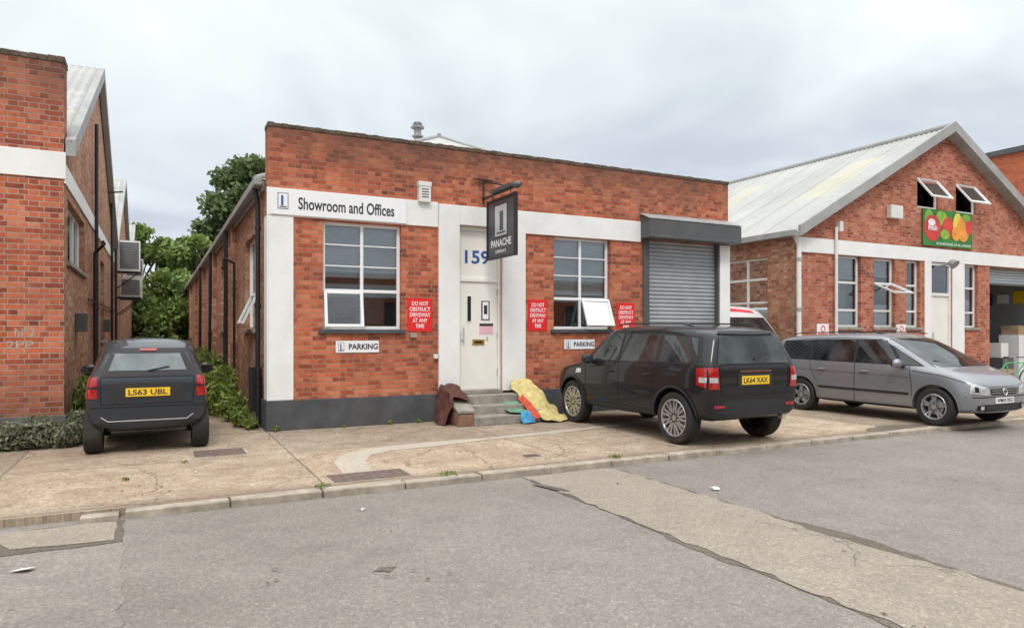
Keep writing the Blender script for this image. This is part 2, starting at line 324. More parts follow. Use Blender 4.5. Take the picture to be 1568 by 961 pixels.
def ragged(name,pts,z,mat,jit=.04,step=.18):
    out=[]
    for a,b in zip(pts,pts[1:]+pts[:1]):
        d=math.dist(a,b);n=max(1,int(d/step))
        for i in range(n):
            t=i/n;out.append((a[0]+(b[0]-a[0])*t+random.uniform(-jit,jit),a[1]+(b[1]-a[1])*t+random.uniform(-jit,jit),z))
    mb=MB();mb.poly(out,mat);o=mb.finish(name);bm=bmesh.new();bm.from_mesh(o.data);bmesh.ops.triangulate(bm,faces=bm.faces);bm.to_mesh(o.data);bm.free();return o
ragged('trench_edge',[(2.13,-4.72),(3.39,-4.72),(3.39,-7.3),(3.50,-7.9),(3.40,-9.0),(3.39,-13),(2.12,-13),(2.10,-8.1),(2.05,-7.6),(2.13,-7)],-.066,'tar',.025,.12)
ragged('trench_patch',[(2.15,-4.72),(3.37,-4.72),(3.36,-7.2),(3.3,-7.8),(3.37,-9.0),(3.36,-13),(2.15,-13),(2.14,-7)],-.062,'patch',.03,.12)
ragged('crossing_patch',[(-9,-4.7),(-1.88,-4.7),(-1.82,-6.2),(-1.78,-7.6),(-1.9,-9.2),(-9,-9.2)],-.066,'crossing',.03)
ragged('gully_gap',[(-2.9,-4.69),(-1.86,-4.69),(-1.84,-5.44),(-2.75,-5.42)],-.062,'tar',.02)
ragged('gully_patch',[(-2.78,-4.72),(-1.93,-4.72),(-1.9,-5.35),(-2.62,-5.3)],-.058,'patch',.03)
ragged('oil_stain',[(8.6,-4.35),(9.3,-4.1),(10.1,-4.2),(10.3,-4.4),(9.6,-4.47),(8.8,-4.46)],.005,'tar',.06)
ragged('pothole',[(-.25,-7.0),(-.15,-7.06),(-.08,-6.98),(-.18,-6.93)],-.065,'tar',.01,.05)
ragged('pothole',[(2.03,-5.1),(2.2,-5.3),(2.25,-5.6),(2.12,-5.45)],-.057,'tar',.015,.06)
mb=MB()
pth=[(.42,-4.4),(.45,-3.8),(.52,-3.2),(.75,-2.75),(1.15,-2.52),(1.8,-2.42),(2.8,-2.33),(4.0,-2.2),(5.2,-2.0),(6.2,-1.8)]
vv=[]
for i,p in enumerate(pth):
    a=Vector(pth[max(0,i-1)]);b=Vector(pth[min(len(pth)-1,i+1)]);d=(b-a).normalized();n=Vector((-d.y,d.x));w=.18+random.uniform(-.03,.03)
    if i>5:w*=.6
    vv.append((Vector(p)+n*w,Vector(p)-n*w))
for (a,b),(c,d) in zip(vv[:-1],vv[1:]): mb.poly([(a.x,a.y,.004),(c.x,c.y,.004),(d.x,d.y,.004),(b.x,b.y,.004)],'strip')
mb.finish('cement_strip')
def cover(name,cx,cy,w,h):
    g=grp(name,(cx,cy,0));mb=MB();mb.box(-w/2-.03,w/2+.03,-h/2-.03,h/2+.03,-.02,.006,'kerb');
    mb.box(-w/2,w/2,-h/2,h/2,-.01,.010,'iron')
    for i in range(9):
        for j in range(5): mb.box(-w/2+w*(i+.25)/9,-w/2+w*(i+.75)/9,-h/2+h*(j+.25)/5,-h/2+h*(j+.75)/5,.01,.013,'iron')
    mb.finish('cover',g,local=True)
cover('manhole_cover',-.86,-1.8,.62,.5);cover('manhole_cover',.5,-4.15,.85,.42);cover('manhole_cover',2.7,-3.9,.22,.16)
# ------------------------------------------------------------ main building
B=grp('brick_showroom_building')
P=PY(0)
mb=MB()
ops=[(.87,2.23,1.64,3.46),(5.33,6.67,1.65,3.48),(3.31,4.19,.5,3.55),(7.52,9.63,0,3.55)]
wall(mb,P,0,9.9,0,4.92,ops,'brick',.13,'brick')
S=PXn(0)
sw=[(1.6,3.3,1.65,3.4),(7.0,9.3,1.65,3.4),(12.5,14.8,1.65,3.4),(18,20.3,1.65,3.4)]
wall(mb,S,0.0,36,0,4.1,sw,'brick_s',.12)
mb.poly([(0,0,4.1),(0,.35,4.1),(0,.35,4.92),(0,0,4.92)],'brick')
mb.poly([(0,.35,4.1),(9.9,.35,4.1),(9.9,.35,4.92),(0,.35,4.92)],'brick')
mb.poly([(9.9,0,0),(9.9,36,0),(9.9,36,4.1),(9.9,0,4.1)],'brick_s');mb.poly([(9.9,0,4.1),(9.9,.35,4.1),(9.9,.35,4.92),(9.9,0,4.92)],'brick')
mb.poly([(0,36,0),(9.9,36,0),(9.9,36,4.1),(0,36,4.1)],'brick_s')
mb.poly([(0,0,4.92),(9.9,0,4.92),(9.9,.35,4.92),(0,.35,4.92)],'coping')
mb.finish('walls',B,recalc=False)
mb=MB();x=-.012
while x<9.9:
    w=.108;mb.box(x+.003,min(x+w,9.915)-.003,-.014+random.uniform(-.004,.004),.364,4.92,4.99+random.uniform(-.008,.006),'coping');x+=w
mb.finish('parapet_coping',B,bevel=.006)
mb=MB()
for y in (5.0,5.9,10.9,16.4,22,27.5): mb.box(-.1,-.001,y,y+.35,0,4.05,'brick_s')
mb.finish('side_piers',B)
mb=MB()
mb.box(.0,.39,-.035,-.001,.49,3.478,'white');mb.box(-.025,-.001,-.035,.3,.49,3.478,'white')
mb.box(-.025,2.905,-.035,-.001,3.48,3.93,'white')
mb.box(4.675,7.43,-.035,-.001,3.48,3.91,'white')
mb.box(9.632,9.93,-.035,-.001,.3,3.54,'white');mb.box(9.632,9.8,-.001,.12,.3,3.54,'white')
mb.box(2.91,3.31,-.075,-.001,.5,3.9,'white');mb.box(4.19,4.67,-.075,-.001,.5,3.9,'white');mb.box(3.311,4.189,-.075,-.001,3.55,3.899,'white')
mb.box(3.25,3.31,0.0,.13,.5,3.55,'white')
mb.finish('white_rendered_trim',B,bevel=.008)
mb=MB();mb.box(-.04,2.905,-.05,-.001,0,.49,'plinth');mb.box(4.675,7.5,-.05,-.001,0,.49,'plinth');mb.box(-.04,-.001,.0,1.2,0,.47,'plinth')
mb.box(2.91,3.1,-.09,-.001,0,.499,'plinth');mb.box(4.45,4.67,-.09,-.001,0,.499,'plinth')
mb.finish('plinth',B,bevel=.01)
window(P,.87,2.23,1.64,3.46,[(1.55,1.64,3.46)],[(2.30,.9,2.2)],B,blind=.50,sill='plinth',thin=[(2.72,.92,2.18),(3.08,.92,2.18)])
open_pane(P,.89,1.55,1.67,2.29,math.radians(9),B)
window(P,5.33,6.67,1.65,3.48,[(6.0,1.65,2.3),(6.0,2.3,3.48)],[(2.26,5.36,6.64)],B,blind=.60,sill='plinth',thin=[(2.72,5.38,6.62),(3.08,5.38,6.62)])
open_pane(P,6.0,6.66,1.67,2.25,math.radians(22),B)
for i,(a,b,c,d) in enumerate(sw):
    window(S,a,b,c,d,[((a+b)/2,c,d)],[(2.3,a+.03,b-.03)],B,name='side_window',sill='stepc')
open_pane(S,1.62,2.45,1.68,2.3,math.radians(25),B)
mb=MB();R1=(4.95,5.3,6.7);R2=(4.95,31,6.7);a=(-.15,.36,4.12);b=(10.05,.36,4.12);c=(10.05,36.2,4.12);d=(-.15,36.2,4.12)
for q in ([a,b,R1],[b,c,R2,R1],[c,d,R2],[d,a,R1,R2]): mb.poly(q,'roof')
mb.finish('hipped_roof',B)
mb=MB();mb.cyl((R1[0],R1[1]-.1,R1[2]),(R2[0],R2[1],R2[2]),.07,'gutter')
for q in (a,b): mb.cyl(q,(R1[0],R1[1],R1[2]),.06,'gutter')
mb.finish('ridge_tiles',B,True)
mb=MB();mb.box(-.19,-.06,.2,36.1,3.99,4.13,'gutter');mb.box(-.06,-.001,.36,36,3.93,4.10,'gutter');mb.box(9.96,10.1,.4,36,4.0,4.12,'gutter');mb.finish('eaves_gutter',B,bevel=.02)
mb=MB()
mb.tube([(-.14,.55,4.0),(-.09,.55,3.7),(-.09,.55,.05),(-.16,.5,.03)],.042,'black',10)
for z in (.7,2.0,3.3): mb.cyl((-.09,.55,z),(-.09,.55,z+.07),.052,'black')
for y in (6.0,11.4,16.9): mb.tube([(-.13,y,4.0),(-.16,y,.02)],.05,'black',10)
mb.tube([(-.09,4.55,0),(-.09,4.55,3.1),(-.3,4.55,3.2),(-.3,4.55,3.0)],.03,'black',8)
mb.box(-.2,-.02,.72,.9,.25,1.0,'black')
mb.finish('downpipes',B,True)
mb=MB();mb.cyl((4.25,4.9,6.1),(4.25,4.9,6.75),.09,'gutter');mb.cyl((4.25,4.9,6.72),(4.25,4.9,6.76),.17,'gutter');mb.cyl((4.25,4.9,6.78),(4.25,4.9,6.86),.13,'boxgrey',r1=.1);mb.cyl((4.25,4.9,6.5),(4.25,4.9,6.54),.14,'gutter');mb.finish('roof_vent',B,True)
mb=MB();z=0.0;prof=[]
while z<3.56: prof+=[(z,.115),(z+.012,.10),(z+.03,.088),(z+.055,.088),(z+.073,.10),(z+.082,.115)];z+=.085
for zz,yy in prof: mb.v+=[(7.66,yy,zz),(9.62,yy,zz)]
for j in range(len(prof)-1): mb.f.append((2*j,2*j+1,2*j+3,2*j+2));mb.m.append(mb.mi('steel'))
mb.finish('roller_shutter',B,recalc=False)
mb=MB();mb.box(7.5,7.66,-.03,.12,0,3.56,'boxgrey');mb.box(9.58,9.63,-.01,.085,0,3.55,'boxgrey');mb.box(7.66,9.58,.05,.088,0,.09,'boxgrey')
mb.finish('shutter_guides',B,bevel=.006)
mb=MB();mb.hexa([(7.42,-.33,3.55),(9.98,-.33,3.55),(9.98,-.036,3.55),(7.42,-.036,3.55),(7.42,-.33,3.93),(9.98,-.33,3.93),(9.98,-.036,4.06),(7.42,-.036,4.06)],'boxgrey')
mb.box(7.44,9.96,-.35,-.33,3.55,3.6,'boxgrey');mb.finish('shutter_box',B,bevel=.02)
mb=MB();mb.hexa([(7.40,-.34,3.94),(9.99,-.34,3.94),(9.99,-.03,4.075),(7.40,-.03,4.075),(7.40,-.34,3.955),(9.99,-.34,3.955),(9.99,-.03,4.09),(7.40,-.03,4.09)],'gutter');mb.finish('shutter_box_cover',B)
mb=MB();mb.box(3.31,3.37,.03,.12,.5,3.55,'cream');mb.box(4.13,4.19,.03,.12,.5,3.55,'cream');mb.box(3.37,4.13,.03,.12,3.47,3.549,'cream');mb.box(3.37,4.13,.035,.12,2.53,2.6,'cream')
mb.box(3.371,4.129,.07,.1,2.6,3.47,'cream')
mb.box(3.372,4.128,.065,.11,.53,2.528,'cream')
mb.box(3.30,4.2,-.06,.12,.46,.53,'stepc')
mb.finish('door_frame',B,bevel=.006)
mb=MB();mb.box(3.50,3.60,.055,.066,1.78,2.28,'upvc');mb.box(3.515,3.585,.05,.056,1.8,2.26,'dark');
mb.box(3.80,3.97,.058,.066,1.82,2.18,'signgrey');mb.box(3.825,3.945,.055,.059,1.84,2.16,'signwhite');mb.box(3.85,3.92,.052,.056,1.93,2.1,'textdark')
mb.box(3.76,4.04,.058,.066,1.56,1.76,'pink');mb.box(3.76,4.04,.055,.058,1.71,1.76,'textdark');mb.box(3.62,3.86,.05,.066,1.36,1.46,'gold');mb.box(3.66,3.82,.046,.051,1.39,1.43,'dark')
mb.box(3.31,3.355,-.01,.03,1.42,1.6,'silverpanel');mb.cyl((3.42,.065,1.45),(3.42,.0,1.45),.02,'silverpanel');mb.cyl((3.42,.01,1.45),(3.42,.01,1.68),.014,'silverpanel')
for z in (.8,1.5,2.3): mb.cyl((4.125,.04,z),(4.125,.04,z+.1),.014,'silverpanel')
mb.box(3.9,3.93,.045,.066,1.45,1.52,'silverpanel')
mb.box(4.0,4.13,.0,.03,3.35,3.5,'steel')
mb.finish('door_furniture',B)
text('159',(3.72,.064,2.99),.5,.25,'textblue',B,'door_number',bold=.02)
mb=MB()
for i in range(3): mb.box(3.2,4.42,-.38-.3*i,-.09 if i==0 else -.38-.3*(i-1)-.001,0,.46-.155*i-.0,'stepc')
mb.hexa([(2.92,-.95,0),(3.2,-.95,0),(3.2,-.091,0),(2.92,-.091,0),(2.92,-.95,.22),(3.2,-.95,.22),(3.2,-.091,.54),(2.92,-.091,.54)],'brick_s')
mb.hexa([(2.90,-.97,.22),(3.22,-.97,.22),(3.22,-.091,.54),(2.90,-.091,.54),(2.90,-.97,.27),(3.22,-.97,.27),(3.22,-.091,.59),(2.90,-.091,.59)],'stepc')
mb.hexa([(4.425,-.95,0),(4.62,-.95,0),(4.62,-.091,0),(4.425,-.091,0),(4.425,-.95,.22),(4.62,-.95,.22),(4.62,-.091,.54),(4.425,-.091,.54)],'stepc')
mb.finish('entrance_steps',B,bevel=.012)
mb=MB();mb.box(2.52,2.74,-.11,-.001,3.9,4.25,'white_metal');mb.box(2.51,2.75,-.118,-.001,4.18,4.26,'white_metal')
for i in range(4): mb.box(2.57,2.7,-.1125,-.109,3.98+.045*i,3.998+.045*i,'textdark')
mb.finish('alarm_box',B,bevel=.012)
mb=MB();mb.box(2.82,2.9,-.06,-.001,1.12,1.2,'white_metal');mb.box(2.38,2.5,-.045,-.001,1.5,1.58,'stepc');mb.finish('wall_fittings',B,bevel=.006)
def logo(mb,P,u,v,s):
    mb.boxP(P,u-s*.32,u+s*.32,v-s*.5,v+s*.5,.0,.003,'textdark');mb.boxP(P,u-s*.28,u+s*.28,v-s*.46,v+s*.46,.003,.005,'signwhite')
    mb.boxP(P,u-s*.12,u+s*.02,v-s*.3,v+s*.34,.005,.007,'textblue');mb.boxP(P,u-s*.2,u+s*.22,v-s*.4,v-s*.33,.005,.007,'textdark')
g=grp('showroom_sign',(1.15,-.05,3.7));mb=MB();mb.box(.02,2.3,-.058,-.036,3.50,3.92,'signwhite');logo(mb,PY(-.059),.22,3.72,.26);mb.finish('board',g,bevel=.003)
text('Showroom and Offices',(1.27,-.0615,3.70),1.62,.2,'textdark',g,'lettering',bold=.018)
def redsign(u0,u1,z0,z1):
    g=grp('warning_sign',((u0+u1)/2,0,(z0+z1)/2));mb=MB();mb.box(u0,u1,-.012,-.001,z0,z1,'signred');mb.finish('plate',g)
    text('DO NOT\nOBSTRUCT\nDRIVEWAY\nAT ANY\nTIME',((u0+u1)/2,-.0145,(z0+z1)/2),(u1-u0)*.84,(z1-z0)*.80,'textwhite',g,'lettering',bold=.015,line=1.0)
redsign(2.34,2.80,1.61,2.20);redsign(4.76,5.18,1.62,2.22);redsign(6.84,7.28,1.61,2.2)
def psign(u0,u1,z0,z1):
    g=grp('parking_sign',((u0+u1)/2,0,(z0+z1)/2));mb=MB();mb.box(u0,u1,-.015,-.001,z0,z1,'signwhite');logo(mb,PY(-.016),u0+.09,(z0+z1)/2,.15);mb.finish('plate',g)
    text('PARKING',((u0+u1)/2+.1,-.0175,(z0+z1)/2),(u1-u0)*.68,(z1-z0)*.5,'textdark',g,'lettering',bold=.03)
psign(1.08,1.82,1.25,1.45);psign(5.57,6.28,1.26,1.45)
g=grp('hanging_sign',(3.8,-.8,3.5));mb=MB()
mb.box(3.785,3.815,-1.33,-.27,2.93,3.92,'signgrey')
for y in (-1.35,-.27): mb.box(3.765,3.835,y,y+.03,2.9,3.97,'black')
mb.box(3.765,3.835,-1.33,-.26,2.9,2.93,'black');mb.box(3.765,3.835,-1.33,-.26,3.92,3.96,'black')
mb.cyl((3.8,-.01,4.06),(3.8,-1.55,4.06),.022,'black');mb.cyl((3.8,-.04,4.42),(3.8,-.04,3.95),.018,'black');mb.cyl((3.6,-.04,4.42),(3.98,-.04,4.42),.015,'black');mb.cyl((3.8,-.02,4.4),(3.8,-1.2,4.07),.012,'black')
mb.box(3.70,3.80,-1.3,-.5,4.07,4.12,'boxgrey');mb.ell((3.74,-1.5,4.05),(.07,.09,.06),'boxgrey')
for y in (-.45,-1.15): mb.cyl((3.8,y,4.05),(3.8,y,3.95),.008,'black')
mb.box(3.782,3.786,-1.05,-.55,3.27,3.85,'black');mb.box(3.779,3.782,-1.03,-.57,3.29,3.83,'silverpanel')
mb.box(3.776,3.779,-.9,-.76,3.38,3.72,'signgrey');mb.box(3.776,3.779,-.98,-.64,3.33,3.36,'signgrey')
mb.finish('sign_panel',g,bevel=.003)
text('PANACHE',(3.7825,-.8,3.17),.8,.13,'textwhite',g,'lettering',rot=(math.pi/2,0,-math.pi/2),bold=.02)
text('DISPLAY',(3.7825,-.8,3.02),.42,.055,'textwhite',g,'small_lettering',rot=(math.pi/2,0,-math.pi/2),bold=.02)
# ------------------------------------------------------------ left building
B=grp('left_brick_warehouse');mb=MB();X0=-2.78
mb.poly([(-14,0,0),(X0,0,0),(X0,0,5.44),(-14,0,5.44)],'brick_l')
Sp=PXp(X0);wall(mb,Sp,0,12.7,0,4.0,[(.45,3.2,2.65,3.58),(7.2,8.6,1.4,3.3)],'brick_s',.12)
mb.poly([(X0,12.7,0),(X0,50.8,0),(X0,50.8,4.0),(X0,12.7,4.0)],'brick_s')
for k in range(4):
    y=12.7*k;mb.poly([(X0,y,4.0),(X0,y+12.7,4.0),(X0,y+12.7,4.3),(X0,y+6.35,7.45),(X0,y,4.3)],'brick_s')
mb.poly([(X0+.002,0,4.0),(X0+.002,.36,4.0),(X0+.002,.36,5.44),(X0+.002,0,5.44)],'brick_l')
mb.poly([(-14,.36,4.3),(X0,.36,4.3),(X0,.36,5.44),(-14,.36,5.44)],'brick_l')
mb.finish('walls',B,recalc=False)
mb=MB();x=X0+.015
while x>-6:
    mb.box(x-.105,x-.002,-.014+random.uniform(-.004,.004),.37,5.44,5.52+random.uniform(-.01,.008),'coping');x-=.108
mb.finish('parapet_coping',B,bevel=.006)
mb=MB();mb.box(-14,X0+.025,-.025,-.001,3.78,4.16,'white');mb.box(X0+.003,X0+.025,0,12.7,3.72,4.0,'white')
mb.finish('white_band',B,bevel=.006)
mb=MB();mb.box(-14,X0+.03,-.03,-.001,0,.42,'plinth_l');mb.box(X0+.001,X0+.03,0,12,0,.4,'plinth_l');mb.finish('plinth',B,bevel=.01)
mb=MB()
for k in range(4):
    y=12.7*k
    corr(mb,(X0+.12,y,4.32),(X0+.12,y+6.35,7.5),(-1,0,0),9,'roof');corr(mb,(X0+.12,y+12.7,4.32),(X0+.12,y+6.35,7.5),(-1,0,0),9,'roof')
mb.finish('sawtooth_roof',B,True,recalc=False)
mb=MB()
for k in range(4):
    y=12.7*k
    for s in (0,12.7): mb.hexa([(X0+.02,y+s,4.12),(X0+.14,y+s,4.12),(X0+.14,y+6.35,7.27),(X0+.02,y+6.35,7.27),(X0+.02,y+s,4.36),(X0+.14,y+s,4.36),(X0+.14,y+6.35,7.52),(X0+.02,y+6.35,7.52)],'barge')
mb.finish('barge_boards',B)
window(Sp,.45,3.2,2.65,3.58,[(1.35,2.65,3.58),(2.3,2.65,3.58)],[],B,name='side_window',sill='stepc',marg=.1)
window(Sp,7.2,8.6,1.4,3.3,[(7.9,1.4,3.3)],[(2.4,7.2,8.6)],B,name='side_window',sill='stepc',fr='sash')
mb=MB()
for y,z0,z1 in ((4.6,0,3.2),(5.0,0,5.9),(10.6,0,5.8),(12.7,0,4.2)): mb.tube([(X0+.07,y,z0),(X0+.07,y,z1)],.035,'black',8)
mb.tube([(X0+.07,4.6,3.2),(X0+.25,4.3,3.35),(X0+.25,3.9,3.35)],.03,'black',8);mb.tube([(X0+.05,9,5.2),(X0+.4,9,5.25)],.02,'black',6);mb.tube([(X0+.05,3.3,2.2),(X0+.05,12,2.25)],.02,'black',6)
for y in (1.5,8): mb.box(X0+.005,X0+.16,y,y+.25,1.6,1.9,'boxgrey')
mb.finish('wall_pipes',B,True)
text('N°2',(-3.24,-.004,1.60),.24,.12,'strip',B,'painted_mark',bold=.0);text('2PP',(-3.30,-.004,1.42),.32,.11,'strip',B,'painted_mark_b',bold=.0)
def ac(x0,y0,z0,h=.85):
    g=grp('air_conditioning_unit',(x0+.4,y0,z0));mb=MB();w=.60
    mb.box(x0,x0+w,y0,y0+.36,z0,z0+h,'white_metal')
    mb.box(x0+.04,x0+w-.04,y0-.008,y0-.001,z0+.06,z0+h-.06,'boxgrey')
    for i in range(12): mb.box(x0+.05,x0+w-.05,y0-.02,y0-.009,z0+.08+i*(h-.16)/12,z0+.1+i*(h-.16)/12,'gutter')
    for i in range(10): mb.box(x0+w,x0+w+.006,y0+.03,y0+.33,z0+.08+i*h*.08,z0+.1+i*h*.08,'gutter')
    mb.box(x0-.1,x0+w,y0+.02,y0+.06,z0-.06,z0-.005,'black');mb.box(x0-.1,x0+w,y0+.3,y0+.34,z0-.06,z0-.005,'black')
    mb.tube([(x0-.1,y0+.04,z0-.6),(x0+w-.05,y0+.04,z0-.05)],.018,'black',6);mb.finish('casing',g)
ac(X0+.12,13.0,3.5,.95);ac(X0+.12,14.2,2.75,.62);ac(X0+.12,16.5,2.8,.8);ac(X0+.12,18.5,3.6,.8)
# ------------------------------------------------------------ right building
B=grp('gabled_brick_warehouse');x0,x1=12.16,23.84;ri=18.0;sl=(7.15-4.05)/(ri-x0);mb=MB()
wins=[(13.55,14.44,1.72,3.52),(14.95,15.80,1.72,3.52),(16.29,16.86,1.72,3.52),(18.93,19.56,1.72,3.52)]
ops=wins+[(17.34,18.30,.5,3.52),(20.15,23.3,0,3.5)]
wall(mb,P,x0,x1,0,3.9,ops,'brick_r',.13)
mb.poly([(x0,0,3.9),(15.8,0,3.9),(15.8,0,4.05+(15.8-x0)*sl),(x0,0,4.05)],'brick_r')
mb.poly([(20.2,0,3.9),(x1,0,3.9),(x1,0,4.05),(20.2,0,4.05+(x1-20.2)*sl)],'brick_r')
uo=[(16.75,17.68,4.98,5.78),(18.5,19.45,4.98,5.78)]
wall(mb,P,15.8,20.2,3.9,5.78,uo,'brick_r',.13);zz=4.05+(15.8-x0)*sl
mb.poly([(15.8,0,5.78),(20.2,0,5.78),(20.2,0,zz),(ri,0,7.15),(15.8,0,zz)],'brick_r')
Sx=PXn(x0);wall(mb,Sx,0,40,0,4.05,[(.95,3.2,1.7,3.5),(6,8.3,1.7,3.5)],'brick_s',.12)
mb.poly([(x1,0,0),(x1,40,0),(x1,40,4),(x1,0,4)],'brick_s');mb.finish('walls',B,recalc=False)
mb=MB();mb.box(12.14,x1,-.03,-.001,3.53,3.89,'white');mb.box(17.05,17.34,-.03,-.001,.4,3.528,'white');mb.box(18.31,18.87,-.03,-.001,.4,3.528,'white')
mb.finish('white_band',B,bevel=.006)
mb=MB();mb.box(x0,17.04,-.03,-.001,0,.45,'stepc');mb.box(18.88,20.1,-.03,-.001,0,.45,'stepc');mb.finish('plinth',B)
mb=MB()
L0=40
corr(mb,(11.98,-.25,3.99),(ri,-.25,7.28),(0,1,0),L0,'roof');corr(mb,(24.02,-.25,3.99),(ri,-.25,7.28),(0,1,0),L0,'roof');mb.finish('corrugated_roof',B,True,recalc=False)
mb=MB();mb.cyl((ri,-.27,7.29),(ri,L0,7.29),.1,'gutter')
for xa in (11.9,24.1):
    mb.hexa([(xa,-.3,3.86),(xa,-.22,3.86),(ri,-.22,7.12),(ri,-.3,7.12),(xa,-.3,4.12),(xa,-.22,4.12),(ri,-.22,7.4),(ri,-.3,7.4)],'barge')
    mb.hexa([(xa,-.22,3.86),(xa,-.001,3.86),(ri,-.001,7.12),(ri,-.22,7.12),(xa,-.22,3.92),(xa,-.001,3.92),(ri,-.001,7.19),(ri,-.22,7.19)],'barge')
mb.finish('barge_boards',B)
mb=MB();mb.box(11.86,12.0,-.1,L0,3.9,4.03,'gutter');mb.tube([(12.0,-.02,3.95),(12.08,-.09,3.7),(12.08,-.09,.05)],.055,'sash',12);mb.tube([(13.42,-.07,4.2),(13.42,-.07,0)],.04,'sash',10)
for z in (.9,2.1,3.3): mb.cyl((12.08,-.09,z),(12.08,-.09,z+.08),.068,'gutter')
mb.finish('gutter_and_downpipe',B,True)
for i,(a,b,c,d) in enumerate(wins):
    window(P,a,b,c,d,[],[(2.15,a+.03,b-.03),(2.85,a+.03,b-.03)],B,fr='sash',sill='stepc',blind=(.3,.25,.0,.35)[i])
    mb=MB();mb.poly([(a+.04,.2,c+.03),(b-.04,.2,c+.03),(b-.04,.2,c+(.45,.6,.9,.8)[i]),(a+.04,.2,c+(.45,.6,.9,.8)[i])],'blind');mb.finish('obscured_lower_pane',B,recalc=False)
open_pane(P,14.98,15.77,2.2,2.85,math.radians(65),B,fr='sash')
window(Sx,.95,3.2,1.7,3.5,[(1.7,1.7,3.5),(2.45,1.7,3.5)],[(2.35,1,3.15),(2.95,1,3.15)],B,name='side_window',fr='sash',sill='stepc')
for a,b,c,d in uo:
    open_pane(P,a,b,c+.05,d,math.radians(38),B,fr='upvc',name='gable_window')
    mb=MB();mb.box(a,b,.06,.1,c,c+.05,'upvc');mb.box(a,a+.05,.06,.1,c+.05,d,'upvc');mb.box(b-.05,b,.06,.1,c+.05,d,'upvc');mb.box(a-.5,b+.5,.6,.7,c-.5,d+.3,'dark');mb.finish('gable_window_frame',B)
mb=MB();mb.box(17.34,17.42,.02,.12,.5,3.52,'sash');mb.box(18.22,18.30,.02,.12,.5,3.52,'sash');mb.box(17.42,18.22,.02,.12,2.6,2.68,'sash');mb.box(17.42,18.22,.02,.12,3.44,3.52,'sash')
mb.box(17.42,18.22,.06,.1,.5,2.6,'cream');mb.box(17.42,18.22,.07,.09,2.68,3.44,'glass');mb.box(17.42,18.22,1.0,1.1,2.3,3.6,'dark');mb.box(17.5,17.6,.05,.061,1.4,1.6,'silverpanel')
mb.box(17.3,18.4,-.6,-.031,0,.25,'stepc');mb.box(17.3,18.4,-.3,-.031,.25,.47,'stepc')
mb.cyl((17.75,-.03,3.42),(17.75,-.35,3.5),.03,'gutter');mb.cyl((17.75,-.3,3.52),(17.75,-.42,3.42),.1,'gutter',r1=.14)
mb.finish('entrance_door',B)
mb=MB();z=3.05;prof=[]
while z<3.5: prof+=[(z,.2),(z+.02,.18),(z+.06,.18),(z+.08,.2)];z+=.085
for q,yy in prof: mb.v+=[(20.15,yy,q),(23.3,yy,q)]
for j in range(len(prof)-1): mb.f.append((2*j,2*j+1,2*j+3,2*j+2));mb.m.append(mb.mi('steel'))
mb.box(20.15,23.3,.1,.2,3.0,3.06,'boxgrey')
mb.poly([(20.1,6,0),(23.78,6,0),(23.78,6,3.6),(20.1,6,3.6)],'room');mb.poly([(20.1,.13,0),(20.1,6,0),(20.1,6,3.6),(20.1,.13,3.6)],'room');mb.poly([(20.1,.21,3.5),(23.78,.21,3.5),(23.78,6,3.5),(20.1,6,3.5)],'boxgrey')
mb.poly([(23.78,.02,0),(23.78,6,0),(23.78,6,3.6),(23.78,.02,3.6)],'room')
mb.finish('loading_bay',B,recalc=False)
mb=MB();mb.box(15.46,15.95,-.14,-.001,4.58,4.92,'white_metal');mb.finish('alarm_box',B,bevel=.015)
mb=MB();mb.box(13.5,13.62,-.12,-.001,4.1,4.35,'white_metal');mb.finish('security_light',B)
M['bgreen']=mk('banner_green',(.03,.22,.03),.5,var=.4,scale=2);M['bred']=mk('veg_red',(.7,.03,.02),.35,var=.3,scale=4);M['borange']=mk('veg_orange',(.85,.32,.02),.35,var=.3,scale=4);M['byellow']=mk('veg_yellow',(.8,.65,.05),.4);M['blime']=mk('veg_lime',(.25,.5,.04),.45,var=.3,scale=5)
g=grp('produce_banner',(18,-.05,4.45));mb=MB();mb.box(16.93,19.2,-.045,-.032,3.96,4.97,'bgreen')
def disc(x,z,r,mat,k,rz=None): 
    rz=rz or r;pts=[(x+r*math.cos(2*math.pi*i/20),-.046-.0012*k,z+rz*math.sin(2*math.pi*i/20)) for i in range(20)];mb.poly(pts,mat)
k=0
for x,z,r,m_,rz in [(17.2,4.7,.2,'blime',.25),(17.75,4.75,.25,'blime',.2),(18.2,4.8,.2,'bgreen',.16),(17.35,4.45,.38,'bred',.36),(18.05,4.5,.26,'bred',.3),(17.9,4.3,.2,'blime',.14),(18.5,4.6,.22,'byellow',.34),(18.75,4.5,.3,'borange',.36),(19.02,4.6,.16,'bred',.24),(18.9,4.83,.2,'blime',.1),(18.4,4.35,.2,'borange',.2),(17.3,4.6,.16,'signwhite',.1)]:
    k+=1;disc(x,z,r,m_,k,rz)
mb.finish('banner_sheet',g,recalc=False)
text('137 DUKES ROAD, W3 0SL, LONDON',(18.3,-.064,4.03),1.6,.075,'textwhite',g,'lettering',bold=.02);text('fresh',(17.33,-.066,4.46),.4,.16,'textwhite',g,'logo_lettering',bold=.02)
for u in (12.8,15.85):
    g=grp('no_parking_sign',(u+.2,0,1.65));mb=MB();mb.box(u,u+.42,-.012,-.001,1.5,1.8,'signwhite');mb.torus((u+.21,-.014,1.68),(0,1,0),.07,.012,'signred',16,5);mb.box(u+.04,u+.38,-.015,-.011,1.52,1.57,'signred');mb.finish('plate',g)
B=grp('far_brick_building');mb=MB();mb.poly([(27,-.2,0),(27,60,0),(27,60,8.3),(27,-.2,8.3)],'brick_far');mb.poly([(27,-.2,0),(45,-.2,0),(45,-.2,8.3),(27,-.2,8.3)],'brick_far')
